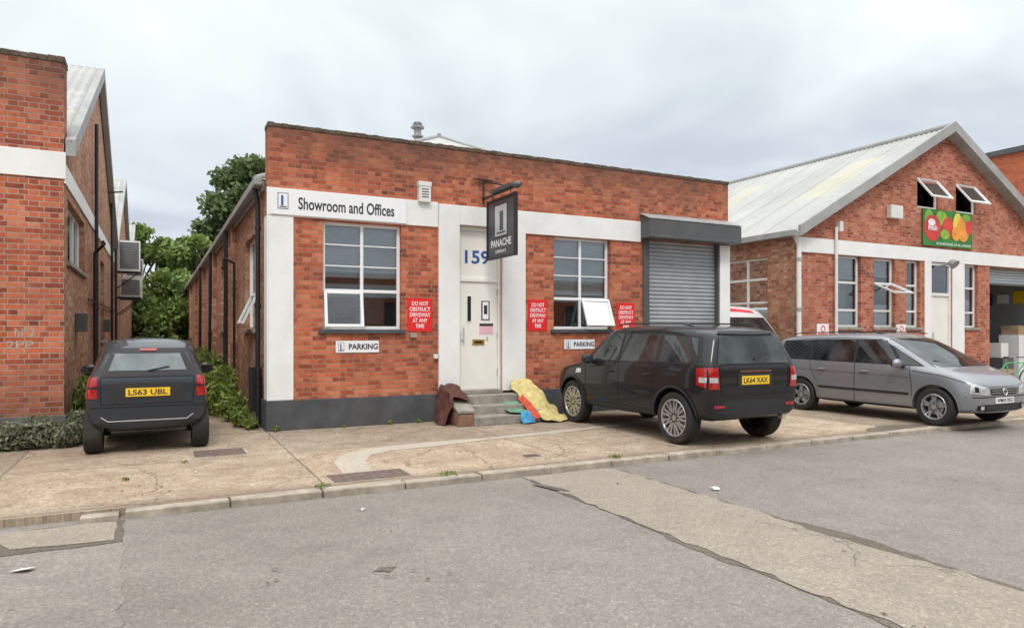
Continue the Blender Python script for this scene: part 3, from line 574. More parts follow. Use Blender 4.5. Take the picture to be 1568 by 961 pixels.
mb.box(26.9,45,-.3,60,8.3,8.5,'boxgrey');mb.finish('walls_and_roof',B,recalc=False)
B=grp('unseen_opposite_building');mb=MB();Po=lambda u,v,d:(u,-20+d,v)  # unseen block behind the camera, added for reflections in windows and cars
o2=[(u,u+2.4,1.2,3.0) for u in range(-22,34,5)];wall(mb,Po,-25,36,0,4.2,o2,'brick_r',.15)
for o_ in o2: mb.boxP(Po,o_[0],o_[1],o_[2],o_[3],-.16,-.14,'boxgrey');mb.boxP(Po,o_[0]+1.15,o_[0]+1.25,o_[2],o_[3],-.14,-.08,'upvc')
mb.boxP(Po,-25,36,3.2,3.8,.0,.04,'white')
mb.box(-25,36,-40,-20.01,4.2,4.35,'roof');mb.finish('walls',B,recalc=False)
# ------------------------------------------------------------ vegetation
def leaves(name,clumps,n,size,mat,parent=None,up=0,aspect=1.6,shell=.5):
    w=np.array([c[6] for c in clumps],float);w/=w.sum();idx=rng.choice(len(clumps),n,p=w);cl=np.array([c[:6] for c in clumps])[idx]
    d=rng.normal(size=(n,3));d/=np.linalg.norm(d,axis=1)[:,None];r=(shell+(1-shell)*rng.random(n))**.8*(rng.random(n)**.25)
    p=cl[:,:3]+d*cl[:,3:6]*r[:,None];p[:,2]=np.maximum(p[:,2],.02)
    a=rng.normal(size=(n,3));a[:,2]+=up;a/=np.linalg.norm(a,axis=1)[:,None];b=np.cross(a,rng.normal(size=(n,3)));b/=np.linalg.norm(b,axis=1)[:,None]
    s=size*(.6+.8*rng.random(n))[:,None];a=a*s*aspect/2;b=b*s/2
    v=np.stack([p-a,p+b*.9-a*.1,p+a,p-b*.9-a*.1],1).reshape(-1,3)
    me=bpy.data.meshes.new(name);me.vertices.add(4*n);me.vertices.foreach_set('co',v.ravel());me.loops.add(4*n);me.loops.foreach_set('vertex_index',np.arange(4*n,dtype=np.int32))
    me.polygons.add(n);me.polygons.foreach_set('loop_start',np.arange(0,4*n,4,dtype=np.int32));me.update(calc_edges=True);me.materials.append(M[mat]);me.validate()
    o=bpy.data.objects.new(name,me);C.objects.link(o)
    if parent: o.parent=parent;o.matrix_parent_inverse=Matrix.Translation(parent.location).inverted()
    return o
def tree(name,x,y,h,R,mat,n,leaf,nc=16,base=.35):
    g=grp(name,(x,y,0));mb=MB();tr=.035*h*.6
    mb.cyl((x,y,0),(x+.2,y,h*.35),tr,'bark',r1=tr*.75);mb.cyl((x+.2,y,h*.35),(x,y,h*.8),tr*.75,'bark',r1=tr*.2)
    cl=[]
    for i in range(nc):
        t=(i+random.random())/nc;z=h*(base+(1-base)*t*.88);rr=R*math.sqrt(max(.05,1-((t-.4)/.72)**2))*random.uniform(.35,.85);an=i*2.4+random.uniform(-.6,.6)
        c=(x+rr*math.cos(an),y+rr*math.sin(an),z);s=R*random.uniform(.22,.36);cl.append((*c,s,s,s*.7,s*s))
        mb.cyl((x+.1,y,min(z,h*.7)*.75),c,tr*.3,'bark',r1=.03,n=6)
    mb.finish('trunk_and_limbs',g,True);leaves('crown',cl,n,leaf,mat,g,shell=.45)
tree('tall_tree',6.3,45,15.9,5.4,'leaf2',24000,.29,40,.3)
tree('broadleaf_tree',-2.6,39,8.9,3.0,'leaf1',9500,.25,24,.15)
tree('broadleaf_tree',.6,37,8.4,2.8,'leaf1',9500,.25,24,.12)
tree('broadleaf_tree',3.6,41,9.2,3.2,'leaf2',9000,.27,20,.2)
tree('broadleaf_tree',-5.6,46,9.5,3.5,'leaf2',5000,.3,16,.2)
cl=[(random.uniform(-4,1.2),random.uniform(30,35),random.uniform(.5,4.6),1.1,1.0,1.0,1) for _ in range(34)]
leaves('hedge',cl,17000,.21,'leaf1',shell=.4)
cl=[(random.uniform(-2.6,1),random.uniform(26,29),random.uniform(.2,1.4),.6,.6,.6,1) for _ in range(14)]
leaves('hedge_bush',cl,4500,.13,'leaf2')
def weeds(name,spots,n,size,mat,stem=True):
    g=grp(name,(spots[0][0],spots[0][1],0));leaves('leaves',[(x,y,h*.5,r,r,h*.55,r*h) for x,y,r,h in spots],n,size,mat,g,up=.6,aspect=2.4,shell=.2)
    if stem:
        mb=MB()
        for x,y,r,h in spots:
            for i in range(9):
                a=random.uniform(0,6.28);q=random.uniform(.3,1)*r;mb.cyl((x+q*.4*math.cos(a),y+q*.4*math.sin(a),0),(x+q*math.cos(a),y+q*math.sin(a),h*random.uniform(.8,1.3)),.005,'leaf4',r1=.002,n=4)
        mb.finish('stems',g)
weeds('weeds',[(-.35,.75,.22,.35),(-.4,1.6,.3,.55),(-.5,2.4,.35,.75),(-.45,3.4,.4,.95),(-.4,4.8,.4,1.1),(-.5,6.5,.45,1.2),(-.4,8.5,.4,1.0),(-.5,11,.5,1.2),(-.7,2.9,.3,.4),(-.22,.35,.15,.2)],9500,.055,'leaf4')
weeds('weeds',[(-2.6,.6,.18,.7),(-2.62,1.2,.2,.9),(-2.6,2.2,.25,1.0),(-2.6,4,.3,1.0),(-2.65,.1,.18,.45),(-2.6,6,.3,1.1)],5000,.05,'leaf4')
weeds('lavender_bush',[(-2.75,-.35,.22,.36),(-3.05,-.3,.26,.46),(-3.35,-.35,.24,.40),(-3.7,-.3,.3,.5),(-2.6,-.1,.2,.5)],6500,.035,'leaf3')
weeds('weeds',[(2.0,-.1,.05,.07),(1.2,-.1,.04,.05),(5.0,-.12,.06,.08),(.1,-.12,.06,.1),(2.5,-.12,.05,.08)],300,.025,'leaf4',False)
weeds('weeds',[(-.1,-4.47,.12,.012),(1.3,-4.48,.15,.012),(-1.9,-3.2,.06,.01),(3.6,-4.48,.12,.012),(-1.3,-2.4,.08,.01)],160,.018,'leaf4',False)
# ------------------------------------------------------------ vehicles
def paint(name,col,metal=.5,rough=.32,coat=1.0,spec=.5):
    return mk(name,col,rough,metal=metal,var=.05,scale=1.5,coat=coat,spec=spec)
M['p_black']=paint('paint_black',(.010,.010,.012),.0,.4,.6,.25);M['p_navy']=paint('paint_charcoal',(.030,.036,.046),.2,.38,.6,.3);M['p_grey']=paint('paint_grey',(.27,.28,.30),.5,.35,.8);M['p_white']=paint('paint_white',(.75,.76,.76),0,.35)
M['trim']=mk('black_plastic',(.02,.02,.022),.6,var=.15);M['tyre']=mk('tyre_rubber',(.022,.021,.02),.85,var=.3,scale=8,dirt=.25)
M['rim']=mk('alloy',(.5,.51,.53),.28,metal=.8,var=.05);M['chrome']=mk('chrome',(.75,.75,.76),.12,metal=1)
M['lampred']=mk('lamp_red',(.40,.008,.01),.12,coat=1,var=.3,scale=12);M['lampclear']=mk('lamp_clear',(.62,.64,.66),.1,metal=.3,coat=1,var=.4,scale=14);M['lamporange']=mk('lamp_orange',(.7,.2,.02),.2)
M['plateY']=mk('plate_yellow',(.85,.55,.02),.4,var=.03);M['plateW']=mk('plate_white',(.8,.8,.78),.4,var=.03)
M['rearglass']=mk('rear_glass',(.16,.19,.20),.05,coat=1,var=.3,scale=5)
def cglass():
    m,t,b,o=nt('car_glass');v=objc(t);f,_=noise(t,v,2.2,3);c=ramp(t,f,[(.4,(.008,.010,.011)),(.62,(.05,.056,.06))]);L(t,c,b.inputs['Base Color']);b.inputs['Roughness'].default_value=.03;b.inputs['IOR'].default_value=1.6;b.inputs['Specular IOR Level'].default_value=.6;return m
M['cglass']=cglass()
class Car:
    def __init__(s,name,st,loc,rz,pm,axles,track,r,rim='multi'):
        s.g=grp(name,loc,rz);v=[];f=[];secs=[]
        def sec(q):
            x,wl,wm,wb,wr,zb,zm,zbe,zr=q[:9];ln=q[9] if len(q)>9 else 0;k=min(.07,(zr-zbe)*.3)
            pts=[(0,zb),(wl-.12,zb),(wl,zb+.07),(wm,zm),(wb,zbe),(wr,zr-k),(wr-.10,zr-k*.12),(0,zr+.015)]
            return [(x+ln*max(0,z-zbe),y,z) for y,z in pts]
        for q in st:
            pp=sec(q);ring=[]
            for (x,y,z) in pp: v.append((x,y,z));ring.append(len(v)-1)
            rl=[ring[0]]
            for (x,y,z) in pp[1:-1]: v.append((x,-y,z));rl.append(len(v)-1)
            rl.append(ring[-1]);secs.append((ring,rl))
        for (a,al),(b,bl) in zip(secs[:-1],secs[1:]):
            for i in range(7): f.append((a[i],b[i],b[i+1],a[i+1]));f.append((al[i],al[i+1],bl[i+1],bl[i]))
        for idx in (0,-1):
            a,al=secs[idx]
            for i in range(7):
                q=[a[i],a[i+1],al[i+1],al[i]];q=list(dict.fromkeys(q));f.append(tuple(q))
        me=bpy.data.meshes.new('body');me.from_pydata(v,[],f);bm=bmesh.new();bm.from_mesh(me);bmesh.ops.recalc_face_normals(bm,faces=bm.faces)
        cl=bm.edges.layers.float.new('crease_edge')
        belt={x for r_,l_ in secs for x in (r_[4],l_[4])};rail={x for r_,l_ in secs for x in (r_[5],l_[5])};sill={x for r_,l_ in secs for x in (r_[2],l_[2])}
        ends=set(secs[0][0])|set(secs[0][1])
        for e in bm.edges:
            a,b=e.verts[0].index,e.verts[1].index
            if a in belt and b in belt: e[cl]=.4
            if a in rail and b in rail: e[cl]=.4
            if a in sill and b in sill: e[cl]=.6
            if a in ends and b in ends and not(abs(e.verts[0].co.z-e.verts[1].co.z)<.01 and e.verts[0].co.y*e.verts[1].co.y<0): e[cl]=.4
        bm.to_mesh(me);bm.free()
        o=bpy.data.objects.new('tmp',me);C.objects.link(o);ss=o.modifiers.new('s','SUBSURF');ss.levels=3;ss.render_levels=3
        me.materials.append(M[pm]);me.materials.append(M['trim'])
        bpy.context.view_layer.update();dg=bpy.context.evaluated_depsgraph_get();m0=bpy.data.meshes.new_from_object(o.evaluated_get(dg))
        s.bvh=BVHTree.FromPolygons([x.co[:] for x in m0.vertices],[tuple(p.vertices) for p in m0.polygons])
        ct=MB();cr=r+.055
        for ax in axles:
            for sg in (-1,1): ct.cyl((ax,sg*(track/2-.17),r),(ax,sg*(track/2+.6),r),cr,'trim',n=40)
        co=ct.finish('cut');bo=o.modifiers.new('b','BOOLEAN');bo.operation='DIFFERENCE';bo.object=co;bo.solver='EXACT'
        bpy.context.view_layer.update();dg=bpy.context.evaluated_depsgraph_get();m1=bpy.data.meshes.new_from_object(o.evaluated_get(dg))
        bpy.data.objects.remove(o);bpy.data.objects.remove(co)
        for p in m1.polygons:
            c=p.center;p.use_smooth=True;p.material_index=0
            for ax in axles:
                if math.hypot(c.x-ax,c.z-r)<cr+.003: p.material_index=1
        m1.materials.clear();m1.materials.append(M[pm]);m1.materials.append(M['trim'])
        m1.set_sharp_from_angle(angle=math.radians(38));b=bpy.data.objects.new('body',m1);C.objects.link(b);b.parent=s.g
        s.mb=MB();s.pm=pm
        for ax in axles:
            for sg in (-1,1): s.wheel(ax,sg*track/2,sg,r,rim)
        s.axles=axles;s.r=r;s.track=track
    def wheel(s,x,y,sg,r,style):
        w=MB();n=36;pr=[(r-.13,-.10),(r-.03,-.108),(r-.006,-.085),(r,-.04),(r,.04),(r-.006,.085),(r-.03,.106),(r-.105,.1)]
        for pr,mt in ((pr,'tyre'),([(r-.105,.1),(r-.11,.105),(r-.125,.1),(r-.14,.05),(r-.14,-.1)],'rim')):
            i0=len(w.v);k=w.mi(mt);q=len(pr)
            for j in range(n):
                t=2*math.pi*j/n
                for rr,ww in pr: w.v.append((x+rr*math.cos(t),y+sg*ww,r+rr*math.sin(t)))
            for j in range(n):
                for i in range(q-1): w.f.append((i0+j*q+i,i0+j*q+i+1,i0+((j+1)%n)*q+i+1,i0+((j+1)%n)*q+i));w.m.append(k)
        w.cyl((x,y,r),(x,y+sg*.02,r),r-.135,'dark',n=24);w.cyl((x,y+sg*.02,r),(x,y+sg*.035,r),(r-.135)*.72,'gutter',n=24)
        w.cyl((x,y+sg*.03,r),(x,y+sg*.09,r),.055,'rim',r1=.045,n=16)
        ns={'multi':5,'y':9,'cap':7}[style];R=r-.115
        for i in range(ns):
            t0=2*math.pi*i/ns+.3
            for dt in ((-.15,.15) if style!='cap' else (0,)):
                wd=.017 if style!='cap' else .035
                a=t0+dt*.5;b=t0+dt
                pa=Vector((x+.04*math.cos(a),0,r+.04*math.sin(a)));pb=Vector((x+R*math.cos(b),0,r+R*math.sin(b)));d=(pb-pa).normalized();nn=Vector((-d.z,0,d.x))*wd
                c=[]
                for yo in (y+sg*.088,y+sg*.05):
                    for p,s_ in ((pa,1),(pb,1),(pb,-1),(pa,-1)):
                        v_=p+nn*s_;c.append((v_.x,yo,v_.z))
                w.hexa(c,'rim')
        w.finish('wheel',s.g,smooth=True,local=True)
    def _patch(s,fn,pts,mat,off,n=(10,6)):
        k=s.mb.mi(mat);i=len(s.mb.v);(a,b,c,d)=pts;ok=[]
        for iy in range(n[1]+1):
            for ix in range(n[0]+1):
                u=ix/n[0];v=iy/n[1]
                p=[(a[j]*(1-u)+b[j]*u)*(1-v)+(d[j]*(1-u)+c[j]*u)*v for j in (0,1)]
                q=fn(p[0],p[1],off);s.mb.v.append(q if q else (0,0,.6));ok.append(q is not None)
        W=n[0]+1
        for iy in range(n[1]):
            for ix in range(n[0]):
                j=(iy*W+ix,iy*W+ix+1,(iy+1)*W+ix+1,(iy+1)*W+ix)
                if all(ok[q] for q in j): s.mb.f.append(tuple(i+q for q in j));s.mb.m.append(k)
    def sidefn(s,sg):
        def fn(x,z,off):
            h=s.bvh.ray_cast(Vector((x,sg*3,z)),Vector((0,-sg,0)))
            if h[0] is None: return None
            nn=h[1] if h[1].y*sg>0 else -h[1];return tuple(h[0]+nn*off)
        return fn
    def endfn(s,sg):
        def fn(y,z,off):
            h=s.bvh.ray_cast(Vector((sg*6,y,z)),Vector((-sg,0,0)))
            if h[0] is None: return None
            nn=h[1] if h[1].x*sg>0 else -h[1];return tuple(h[0]+nn*off)
        return fn
    def side(s,pts,mat,off=.004,n=(10,6)):
        for sg in (-1,1): s._patch(s.sidefn(sg),pts,mat,off,n)
    def end(s,sg,pts,mat,off=.004,n=(10,6)): s._patch(s.endfn(sg),pts,mat,off,n)
    def line(s,pts,w=.005,mat='dark',off=.003,fns=None):
        for fn in (fns or [s.sidefn(-1),s.sidefn(1)]):
            for a,b in zip(pts[:-1],pts[1:]):
                n=max(2,int(math.dist(a,b)/.06));d=Vector((b[0]-a[0],b[1]-a[1])).normalized();nn=Vector((-d.y,d.x))*w
                for i in range(n):
                    t0=i/n;t1=(i+1)/n;q=[]
                    for t,sn in ((t0,1),(t1,1),(t1,-1),(t0,-1)):
                        q.append(fn(a[0]+(b[0]-a[0])*t+nn.x*sn,a[1]+(b[1]-a[1])*t+nn.y*sn,off))
                    if all(q): s.mb.poly(q,mat)
    def plate(s,sg,z0,z1,mat,body,nm='number_plate_text'):
        x=max(abs(s.endfn(sg)(0,z,0)[0]) for z in (z0,z1))*sg
        s.mb.box(min(x-.03*sg,x+.012*sg),max(x-.03*sg,x+.012*sg),-.26,.26,z0,z1,mat)
        text(body,(x+.0145*sg,0,(z0+z1)/2),.46,(z1-z0)*.66,'textdark',s.g,nm,rot=(math.pi/2,0,sg*math.pi/2),bold=.02,local=True)
    def done(s):
        s.mb.finish('trim_glass_and_lamps',s.g,smooth=True,local=True,recalc=False)
def mirror(c,x,y,z,mat):
    for sg in (-1,1):
        c.mb.ell((x,sg*(y+.1),z),(.07,.11,.085),mat,14);c.mb.cyl((x+.02,sg*(y-.06),z-.06),(x,sg*(y+.05),z-.03),.03,'trim')
        c.mb.poly([(x-.072,sg*(y+.02),z-.05),(x-.072,sg*(y+.18),z-.05),(x-.072,sg*(y+.18),z+.05),(x-.072,sg*(y+.02),z+.05)],'cglass')
def arch(c,mat,wd=.035,out=.012):
    for ax in c.axles:
        R=c.r+.055+wd/2
        pts=[(ax+R*math.cos(t),c.r+R*math.sin(t)) for t in [math.radians(a) for a in range(-8,189,7)]]
        c.line(pts,wd/2,mat,out)
# --- SUV
st=[(-2.03,.76,.83,.79,.61,.44,.74,1.10,1.56,.28),(-1.95,.85,.895,.86,.67,.36,.74,1.12,1.64,.28),(-1.35,.89,.93,.90,.72,.33,.74,1.11,1.69),(0,.89,.93,.90,.74,.31,.72,1.08,1.715),(.45,.89,.93,.90,.73,.31,.72,1.06,1.69),(1.12,.89,.93,.90,.78,.32,.72,1.04,1.10),(1.68,.87,.915,.86,.74,.34,.70,.98,1.035),(1.92,.79,.86,.79,.66,.36,.66,.89,.95),(2.02,.68,.76,.70,.58,.38,.6,.78,.83)]
c=Car('black_suv',st,(5.86,-2.62,0),math.pi/2,'p_black',(-1.35,1.35),1.58,.375,rim='y')
c.side([(.95,1.11),(-1.85,1.16),(-1.74,1.54),(.36,1.59)],'trim',.003,(24,6))
c.side([(.84,1.13),(.0,1.14),(-.02,1.57),(.38,1.57)],'cglass',.007);c.side([(-.06,1.14),(-.94,1.155),(-.94,1.56),(-.08,1.57)],'cglass',.007);c.side([(-1.01,1.16),(-1.79,1.18),(-1.68,1.51),(-1.01,1.555)],'cglass',.007)
c.end(-1,[(-.68,1.16),(.68,1.16),(.56,1.53),(-.56,1.53)],'cglass',.006,(16,8));c.end(1,[(-.74,1.14),(.74,1.14),(.62,1.60),(-.62,1.60)],'cglass',.006,(16,8))
for sg in (-1,1):
    c._patch(c.sidefn(sg),[(-1.98,.84),(-1.82,.87),(-1.80,1.10),(-1.97,1.11)],'lampred',.012,(8,8))
    c._patch(c.endfn(-1),[(sg*.83,.82),(sg*.67,.82),(sg*.69,1.11),(sg*.82,1.11)],'lampred',.012,(8,8));c._patch(c.endfn(-1),[(sg*.82,.91),(sg*.70,.91),(sg*.70,.98),(sg*.82,.98)],'lampclear',.018,(6,4));c._patch(c.sidefn(sg),[(-1.98,.91),(-1.86,.91),(-1.86,.98),(-1.98,.98)],'lampclear',.018,(4,4))
    c._patch(c.endfn(-1),[(sg*.76,.56),(sg*.58,.56),(sg*.58,.60),(sg*.76,.60)],'lampred',.012,(6,3))
    c._patch(c.endfn(1),[(sg*.78,.76),(sg*.5,.76),(sg*.5,.88),(sg*.76,.88)],'lampclear',.01,(6,4))
c.end(-1,[(-.82,.44),(.82,.44),(.82,.53),(-.82,.53)],'trim',.006,(14,3))
c.end(-1,[(-.6,.53),(.6,.53),(.6,.66),(-.6,.66)],'trim',.004,(14,3))
c.line([(-.82,.735),(.82,.735)],.008,'dark',.004,[c.endfn(-1)]);c.line([(-.62,.74),(-.65,1.10),(-.62,1.15),(.62,1.15),(.65,1.10),(.62,.74)],.006,'dark',.004,[c.endfn(-1)])
c.end(-1,[(-.3,1.045),(.3,1.045),(.3,1.065),(-.3,1.065)],'chrome',.012,(8,2))
c.end(-1,[(-.33,.84),(.33,.84),(.33,1.03),(-.33,1.03)],'trim',.006,(6,4));c.plate(-1,.87,.99,'plateY','LK64 XAX')
c.side([(-1.93,.36),(-1.80,.36),(-1.80,.44),(-1.93,.45)],'trim',.006);c.side([(-.86,.33),(.86,.33),(.86,.45),(-.86,.45)],'trim',.006,(16,4))
for xx in (.92,-.03): c.line([(xx,.48),(xx-.02,.8),(xx+.0,1.12)])
c.line([(-.97,1.15),(-.95,.95),(-.86,.72),(-.86,.48)]);c.line([(.94,1.04),(1.8,.94)]);c.line([(.9,.8),(-.9,.82)],.004,'trim',.002)
for xx in (.2,-.8):
    for sg in (-1,1): c.mb.ell((xx,sg*.932,.97),(.1,.022,.018),'p_black',10)
c.side([(1.22,.89),(1.05,.90),(1.05,.97),(1.2,.97)],'chrome',.006,(3,3))
arch(c,'trim',.04,.010);mirror(c,.72,.90,1.15,'p_black')
for sg in (-1,1): c.mb.tube([(.25,sg*.67,1.70),(.05,sg*.68,1.735),(-1.3,sg*.67,1.72),(-1.5,sg*.65,1.68)],.012,'trim',8)
xr=c.endfn(-1)(0,1.2,0)[0]
c.mb.tube([(xr-.02,0,1.22),(c.endfn(-1)(-.3,1.32,0)[0]-.02,-.3,1.32)],.010,'trim',6);c.mb.cyl((-2.08,-.5,.40),(-2.0,-.5,.40),.035,'chrome')
c.end(-1,[(-.55,1.56),(.55,1.56),(.5,1.60),(-.5,1.60)],'trim',.02,(8,2))
c.done()
# --- MPV
st=[(-2.18,.74,.81,.79,.64,.34,.66,1.02,1.42,.16),(-2.08,.83,.875,.85,.70,.27,.66,1.03,1.505,.16),(-1.3,.86,.895,.875,.725,.23,.64,1.0,1.565),(0,.86,.895,.875,.735,.22,.62,.98,1.585),(.40,.86,.895,.875,.715,.22,.62,.965,1.555),(1.34,.86,.89,.87,.76,.22,.60,.93,.99),(1.70,.84,.88,.83,.72,.22,.57,.86,.92),(1.92,.77,.83,.76,.64,.24,.53,.76,.82),(2.03,.62,.71,.65,.52,.26,.47,.63,.69)]
c=Car('silver_mpv',st,(11.06,-3.12,0),-math.pi/2,'p_grey',(-1.37,1.37),1.56,.325,rim='multi')
c.side([(1.18,1.0),(-1.98,1.05),(-1.90,1.42),(.32,1.47)],'trim',.003,(24,6))
c.side([(1.10,1.015),(.80,1.02),(.58,1.33),(.56,1.35)],'cglass',.007);c.side([(.74,1.02),(-.12,1.035),(-.12,1.455),(.42,1.44)],'cglass',.007);c.side([(-.18,1.035),(-1.12,1.05),(-1.12,1.445),(-.18,1.455)],'cglass',.007);c.side([(-1.19,1.055),(-1.92,1.07),(-1.84,1.39),(-1.19,1.435)],'cglass',.007)
c.end(1,[(-.76,1.0),(.76,1.0),(.62,1.48),(-.62,1.48)],'cglass',.006,(16,10));c.end(-1,[(-.66,1.06),(.66,1.06),(.58,1.40),(-.58,1.40)],'cglass',.006,(16,8))
for sg in (-1,1):
    c._patch(c.endfn(1),[(sg*.79,.58),(sg*.42,.55),(sg*.44,.67),(sg*.75,.75)],'lampclear',.008,(10,6));c._patch(c.endfn(1),[(sg*.73,.61),(sg*.66,.60),(sg*.66,.68),(sg*.72,.70)],'dark',.010,(3,3))
    c._patch(c.endfn(1),[(sg*.69,.31),(sg*.48,.31),(sg*.48,.39),(sg*.68,.39)],'dark',.008,(6,4));c._patch(c.endfn(1),[(sg*.62,.32),(sg*.55,.32),(sg*.55,.38),(sg*.62,.38)],'lampclear',.011,(4,3))
    c._patch(c.sidefn(sg),[(-2.12,.86),(-1.99,.86),(-1.97,1.2),(-2.06,1.2)],'lampred',.008,(6,8))
c.end(1,[(-.36,.55),(.36,.55),(.38,.65),(-.38,.65)],'trim',.006,(10,4));c.end(1,[(-.36,.58),(.36,.58),(.36,.59),(-.36,.59)],'chrome',.009,(10,1));c.end(1,[(-.36,.62),(.36,.62),(.36,.63),(-.36,.63)],'chrome',.009,(10,1))
c.end(1,[(-.62,.28),(.62,.28),(.6,.40),(-.6,.40)],'trim',.005,(12,4));c.line([(-.82,.52),(.82,.52)],.007,'dark',.004,[c.endfn(1)])
xf=c.endfn(1)(0,.60,0)[0];c.mb.torus((xf+.012,0,.60),(1,0,.1),.055,.008,'chrome',18,6);c.plate(1,.41,.51,'plateW','WM54 XKO')
c.side([(-.95,.23),(.95,.23),(.95,.29),(-.95,.29)],'trim',.006,(16,3));c.side([(-.95,.50),(.93,.49),(.93,.535),(-.95,.545)],'trim',.008,(16,2))
c.line([(.98,.3),(.98,.7),(.92,1.0)]);c.line([(-.15,.3),(-.13,1.04)]);c.line([(-.96,.6),(-1.1,.8),(-1.17,1.06)]);c.line([(.98,.92),(1.5,.86),(1.85,.76)]);c.line([(.95,.8),(-1.9,.86)],.003,'trim',.002)
for xx in (.08,-.86):
    for sg in (-1,1): c.mb.ell((xx,sg*.9,.87),(.1,.022,.018),'p_grey',10)
arch(c,'p_grey',.03,.01);mirror(c,.80,.90,1.04,'p_grey')
for sg in (-1,1): c.mb.tube([(.3,sg*.65,1.565),(.1,sg*.66,1.60),(-1.5,sg*.65,1.585),(-1.75,sg*.63,1.545)],.010,'trim',8)
for sg in (-.3,.3): c.mb.tube([(1.34,sg+.25,1.02),(1.2,sg-.3,1.10)],.009,'trim',6)
c.done()
# --- microcar
st=[(-1.27,.60,.69,.65,.47,.36,.62,.95,1.34,.36),(-1.17,.68,.745,.70,.53,.28,.62,.98,1.43,.36),(-.6,.70,.755,.715,.565,.24,.58,.97,1.50),(0,.69,.75,.715,.58,.22,.56,.95,1.51),(.3,.69,.745,.715,.57,.22,.56,.94,1.47),(.92,.68,.73,.70,.61,.22,.54,.92,.98),(1.2,.62,.67,.62,.50,.24,.5,.80,.85),(1.32,.50,.58,.52,.40,.28,.48,.68,.73)]
c=Car('microcar',st,(-1.70,-.12,0),math.pi/2,'p_navy',(-.93,.93),1.28,.285,rim='cap')
c.side([(.70,1.0),(-.96,1.02),(-.88,1.34),(.26,1.40)],'cglass',.004,(16,6))
c.end(-1,[(-.60,1.03),(.60,1.03),(.47,1.38),(-.47,1.38)],'trim',.004,(16,8));c.end(-1,[(-.46,1.09),(.46,1.09),(.38,1.31),(-.38,1.31)],'rearglass',.008,(16,8))
c.end(1,[(-.58,1.0),(.58,1.0),(.46,1.40),(-.46,1.40)],'cglass',.006,(12,8))
for sg in (-1,1):
    for zz in (.95,.80):
        c._patch(c.endfn(-1),[(sg*.70,zz-.06),(sg*.58,zz-.06),(sg*.58,zz+.06),(sg*.68,zz+.06)],'lampred',.012,(6,6));c._patch(c.sidefn(sg),[(-1.24,zz-.06),(-1.15,zz-.06),(-1.15,zz+.06),(-1.22,zz+.06)],'lampred',.012,(6,6))
c.line([(-.54,.66),(-.55,1.01),(.55,1.01),(.54,.66),(-.54,.66)],.006,'dark',.004,[c.endfn(-1)]);c.line([(-.66,.62),(.66,.62)],.006,'dark',.004,[c.endfn(-1)])
c.end(-1,[(-.60,.36),(.60,.36),(.56,.43),(-.56,.43)],'trim',.006,(14,3));c.line([(-.54,.50),(-.46,.44),(.46,.44),(.54,.50)],.006,'silverpanel',.008,[c.endfn(-1)])
c.end(-1,[(-.42,.70),(.42,.70),(.42,.93),(-.42,.93)],'trim',.004,(10,4));c.plate(-1,.755,.865,'plateY','LS63 UBL')
c.end(-1,[(-.1,1.345),(.1,1.345),(.1,1.37),(-.1,1.37)],'lampred',.012,(3,1));c.mb.tube([(c.endfn(-1)(0,1.10,0)[0]-.02,0,1.09),(c.endfn(-1)(-.25,1.14,0)[0]-.02,-.25,1.14)],.009,'trim',6)
c.line([(-.35,.3),(-.5,.6),(-.45,1.0)]);c.line([(.70,.3),(.70,.98)]);mirror(c,.50,.70,1.03,'p_navy')
c.done()
# --- white van
st=[(-2.4,.80,.86,.86,.74,.4,.8,1.2,2.10,.05),(-2.2,.86,.92,.92,.80,.34,.8,1.2,2.24,.05),(-1,.88,.94,.94,.82,.3,.8,1.2,2.28),(.5,.88,.94,.94,.82,.3,.8,1.2,2.28),(.95,.88,.94,.93,.78,.3,.8,1.18,2.18),(1.65,.88,.93,.92,.78,.3,.75,1.12,1.25),(2.1,.84,.88,.82,.7,.3,.65,.98,1.06),(2.32,.7,.76,.7,.55,.32,.55,.8,.86)]
c=Car('white_van',st,(11.05,1.75,0),-math.pi/2,'p_white',(-1.45,1.5),1.6,.33,rim='cap')
c.end(1,[(-.74,1.30),(.74,1.30),(.68,1.95),(-.68,1.95)],'cglass',.006,(14,8));c.side([(1.35,1.25),(.3,1.28),(.3,1.9),(.85,1.9)],'cglass',.006);c.side([(.1,1.5),(-1.8,1.5),(-1.8,1.75),(.1,1.8)],'signred',.005,(14,4))
c.end(1,[(-.4,2.10),(.5,2.06),(.45,2.13),(-.3,2.19)],'signred',.006,(10,3));mirror(c,1.1,.94,1.3,'trim');c.done()
# ------------------------------------------------------------ fabrics, litter, right-hand props
def cloth(name,rows,mat,wr=.03,sub=6):
    g=np.array(rows,float);nr,nc=g.shape[:2];mb=MB()
    R_=(nr-1)*sub+1;C_=(nc-1)*sub+1
    for i in range(R_):
        for j in range(C_):
            u=i/sub;v=j/sub;a=min(int(u),nr-2);b=min(int(v),nc-2);fu=u-a;fv=v-b
            p=g[a,b]*(1-fu)*(1-fv)+g[a+1,b]*fu*(1-fv)+g[a,b+1]*(1-fu)*fv+g[a+1,b+1]*fu*fv
            q=Vector(p);d=mnoise.noise_vector(q*6)*wr+mnoise.noise_vector(q*17)*wr*.5
            q=q+Vector(d);q.z=max(q.z,.012+random.random()*.002);mb.v.append(tuple(q))
    k=mb.mi(mat)
    for i in range(R_-1):
        for j in range(C_-1): mb.f.append((i*C_+j,i*C_+j+1,(i+1)*C_+j+1,(i+1)*C_+j));mb.m.append(k)
    o=mb.finish(name,recalc=False);o.data.polygons.foreach_set('use_smooth',[True]*len(o.data.polygons));s_=o.modifiers.new('s','SOLIDIFY');s_.thickness=.008
    s_=o.modifiers.new('ss','SUBSURF');s_.levels=1;s_.render_levels=1;return o
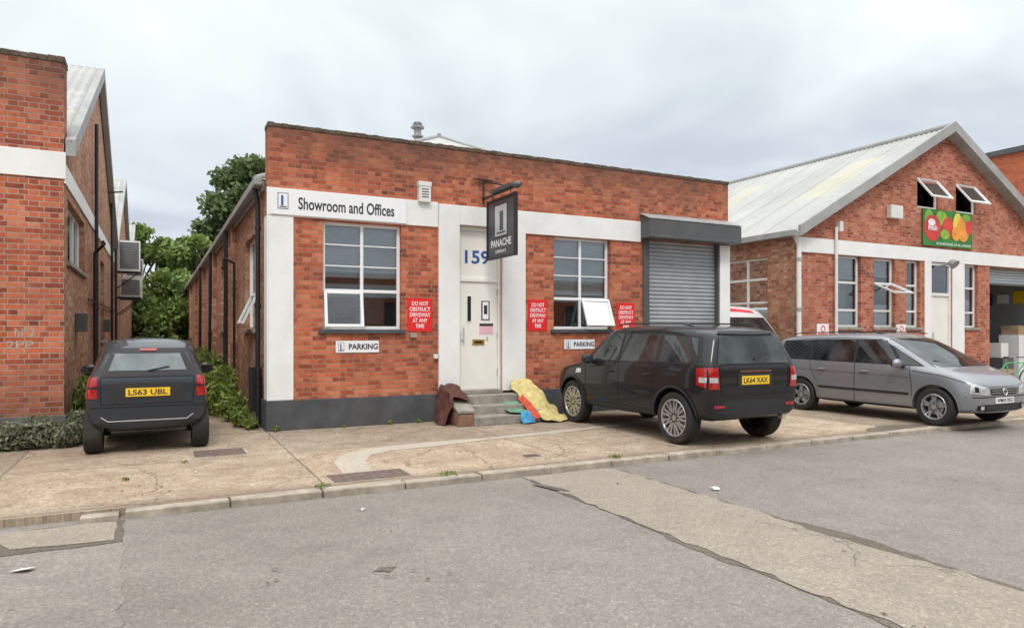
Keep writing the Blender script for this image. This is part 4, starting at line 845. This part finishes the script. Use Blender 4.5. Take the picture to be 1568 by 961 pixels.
M['cbrown']=mk('fabric_brown',(.13,.06,.05),.95,var=.35,scale=9,bp=.3,spec=.1);M['cyellow']=mk('fabric_yellow',(.60,.50,.22),.95,var=.3,scale=8,bp=.2,spec=.1);M['cred']=mk('fabric_red',(.58,.10,.06),.95,var=.3,scale=8,spec=.1);M['cblue']=mk('fabric_blue',(.07,.30,.52),.95,var=.3,scale=8,spec=.1);M['cgreen']=mk('fabric_green',(.16,.34,.22),.95,var=.3,scale=8,spec=.1)
cloth('brown_blanket',[[(2.78,-.15,.03),(2.70,-.5,.02),(2.74,-.8,.02)],[(2.84,-.12,.35),(2.82,-.5,.30),(2.84,-.78,.26)],[(2.90,-.12,.66),(2.9,-.45,.56),(2.92,-.72,.46)],[(3.05,-.12,.68),(3.06,-.45,.58),(3.08,-.74,.47)],[(3.26,-.12,.62),(3.27,-.4,.50),(3.29,-.7,.36)]],'cbrown',.06)
cloth('yellow_cloth',[[(4.30,-.12,.60),(4.5,-.1,.70),(4.76,-.12,.66)],[(4.30,-.4,.48),(4.52,-.42,.58),(4.80,-.4,.52)],[(4.36,-.75,.30),(4.55,-.78,.40),(4.86,-.72,.30)],[(4.44,-1.0,.14),(4.6,-1.05,.17),(4.92,-.98,.12)],[(4.5,-1.18,.02),(4.66,-1.25,.02),(5.02,-1.15,.02)]],'cyellow',.06)
cloth('green_cloth',[[(3.92,-.5,.33),(4.12,-.5,.33),(4.3,-.5,.34)],[(3.92,-.72,.2),(4.12,-.72,.21),(4.3,-.7,.22)],[(3.98,-.95,.18),(4.12,-.95,.18),(4.3,-.95,.18)]],'cgreen',.03)
cloth('blue_cloth',[[(4.08,-.93,.19),(4.17,-.93,.19),(4.28,-.95,.2)],[(4.06,-1.06,.1),(4.17,-1.07,.1),(4.28,-1.06,.1)],[(4.05,-1.13,.02),(4.16,-1.18,.02),(4.3,-1.13,.02)]],'cblue',.03)
cloth('red_cloth',[[(4.26,-.55,.38),(4.31,-.5,.42),(4.36,-.5,.46)],[(4.28,-.8,.24),(4.34,-.8,.3),(4.39,-.8,.34)],[(4.3,-1.12,.05),(4.36,-1.12,.08),(4.43,-1.12,.1)]],'cred',.03)
M['litter']=mk('paper',(.68,.67,.63),.8)
for x,y,s_,z in ((3.65,-6.2,.07,-.055),(-2.42,-5.9,.07,-.055),(.11,-5.35,.025,-.06),(-1.2,-3.1,.02,.01)):
    mb=MB();pts=[(x+s_*math.cos(a)*random.uniform(.5,1.3),y+s_*math.sin(a)*random.uniform(.4,.9),z+random.uniform(0,.02)) for a in [i*1.05 for i in range(6)]]
    for i in range(1,5): mb.poly([pts[0],pts[i],pts[i+1]] ,'litter')
    mb.finish('paper_litter',recalc=False)
cl=[(random.uniform(-4,11),random.uniform(-9.5,-.3),.0,.5,.4,.004,1) for _ in range(60)]
M['deadleaf']=mk('dead_leaf',(.10,.06,.03),.8);o=leaves('fallen_leaves',cl,260,.026,'deadleaf',shell=.1)
for v in o.data.vertices:
    v.co.z=(.006 if v.co.y>-4.5 else -.055)+random.random()*.008
g=grp('wooden_pallet',(19.2,-.5,0));M['wood']=mk('pallet_wood',(.42,.3,.18),.85,var=.3,scale=6);mb=MB()
for k in range(4):
    z=.15*k
    for i in range(3): mb.box(18.9,19.7,-.9+.36*i,-.8+.36*i,z,z+.09,'wood')
    for i in range(6): mb.box(18.9+.14*i,19.0+.14*i,-.9,-.08,z+.09,z+.11,'wood')
mb.finish('planks',g)
g=grp('bicycle',(18.7,-1.4,0));mb=MB();M['bgr']=mk('bike_green',(.05,.45,.15),.4,coat=.5)
A=Vector((18.15,-1.2,.33));Bc=Vector((19.15,-1.55,.33));ax=(Bc-A).cross(Vector((0,0,1)))
for q in (A,Bc):
    mb.torus(q,ax,.31,.018,'tyre',32,6);mb.cyl(q-ax.normalized()*.04,q+ax.normalized()*.04,.02,'rim')
    for i in range(10):
        t=math.pi*i/5;d=(Bc-A).normalized()*math.cos(t)+Vector((0,0,1))*math.sin(t);mb.cyl(q,q+d*.3,.002,'rim',n=4)
D=(Bc-A);bb=A+D*.45+Vector((0,0,-.05));se=A+D*.33+Vector((0,0,.45));hd=A+D*.86+Vector((0,0,.45))
for p,q in ((A,bb),(A,se),(bb,se),(se,hd),(bb,hd),(hd,Bc)): mb.cyl(p,q,.016,'bgr',n=8)
mb.cyl(se,se+Vector((0,0,.12)),.012,'chrome');mb.ell(tuple(se+Vector((0,0,.14))),(.13,.06,.03),'trim');h2=hd+Vector((0,0,.14));mb.cyl(hd,h2,.012,'chrome')
mb.cyl(h2-ax.normalized()*.26,h2+ax.normalized()*.26,.013,'trim');mb.torus(bb,ax,.08,.006,'trim',16,5);mb.cyl(bb-ax.normalized()*.1,bb+ax.normalized()*.1,.012,'trim')
mb.finish('frame_and_wheels',g,True)
g=grp('floor_cleaning_machine',(22,.6,0));mb=MB();mb.box(21.6,22.2,.4,1.0,.12,.8,'boxgrey');mb.box(21.7,22.1,.5,.9,.8,1.25,'white_metal');mb.cyl((21.7,.36,.15),(21.7,.46,.15),.14,'tyre');mb.cyl((22.1,.36,.15),(22.1,.46,.15),.14,'tyre');mb.tube([(21.8,.9,.8),(21.8,1.1,1.5),(22.1,1.1,1.5)],.02,'trim');mb.finish('machine_body',g,bevel=.03)
g=grp('white_cabinet',(23,.8,0));mb=MB();mb.box(22.7,23.3,.5,1.1,0,1.5,'signwhite');mb.box(22.99,23.0,.49,.5,.1,1.4,'boxgrey');mb.box(22.75,23.25,.55,1.05,1.5,1.8,'wood');mb.finish('cabinet',g,bevel=.02)
g=grp('wall_notice',(23.7,1.5,2.7));mb=MB();mb.box(23.73,23.77,.9,1.2,2.55,2.95,'plateY');mb.box(23.73,23.77,1.35,1.7,2.55,2.85,'signwhite');mb.box(23.73,23.77,1.85,2.1,2.5,2.9,'textblue');mb.finish('boards',g)
# ------------------------------------------------------------ light, sky, camera
w=bpy.data.worlds.new('World');bpy.context.scene.world=w;w.use_nodes=True;t=w.node_tree;t.nodes.clear()
o=t.nodes.new('ShaderNodeOutputWorld');bg=t.nodes.new('ShaderNodeBackground');bg.inputs['Strength'].default_value=.1;L(t,bg.outputs[0],o.inputs[0])
EL,AZ=math.radians(52),math.radians(205)
sk=t.nodes.new('ShaderNodeTexSky');sk.sky_type='NISHITA';sk.sun_disc=False;sk.sun_elevation=EL;sk.sun_rotation=AZ
tc=t.nodes.new('ShaderNodeTexCoord').outputs['Generated'];s=t.nodes.new('ShaderNodeSeparateXYZ');L(t,tc,s.inputs[0])
zc=math_(t,'ADD',math_(t,'MAXIMUM',s.outputs[2],0),.22);cb=t.nodes.new('ShaderNodeCombineXYZ')
L(t,math_(t,'DIVIDE',s.outputs[0],zc),cb.inputs[0]);L(t,math_(t,'DIVIDE',s.outputs[1],zc),cb.inputs[1])
f,_=noise(t,cb.outputs[0],.85,4,.6,.5)
lo=ramp(t,f,[(.36,(5.3,5.7,6.9)),(.5,(7.3,7.8,8.7)),(.64,(9.6,10.1,10.4))])
hi=ramp(t,f,[(.32,(7.2,8.0,8.5)),(.62,(10.4,11.2,11.0))])
c1=mix(t,ramp(t,s.outputs[2],[(.12,0),(.38,1)]),lo,hi)
up=ramp(t,s.outputs[2],[(.44,0),(.8,1)]);c1=mix(t,up,c1,(21.5,22,22.3))
c1=mix(t,.95,sk.outputs[0],c1);L(t,c1,bg.inputs[0])
sd=bpy.data.lights.new('sun','SUN');sd.energy=1.5;sd.angle=math.radians(14);sd.color=(1,.95,.88);so=bpy.data.objects.new('sun',sd);C.objects.link(so)
dirv=Vector((math.sin(AZ)*math.cos(EL),math.cos(AZ)*math.cos(EL),math.sin(EL)))
so.rotation_euler=dirv.to_track_quat('Z','Y').to_euler();so.location=dirv*50
cam=bpy.data.cameras.new('camera');co=bpy.data.objects.new('camera',cam);C.objects.link(co);co.location=(-1.6,-11.75,1.6);co.rotation_euler=(math.pi/2,0,-math.radians(27.1))
cam.sensor_width=36;cam.lens=24.41;cam.shift_y=.0175;cam.clip_end=3000;cam.clip_start=.05;bpy.context.scene.camera=co
vs=bpy.context.scene.view_settings;vs.view_transform='Standard';vs.look='None';vs.exposure=0
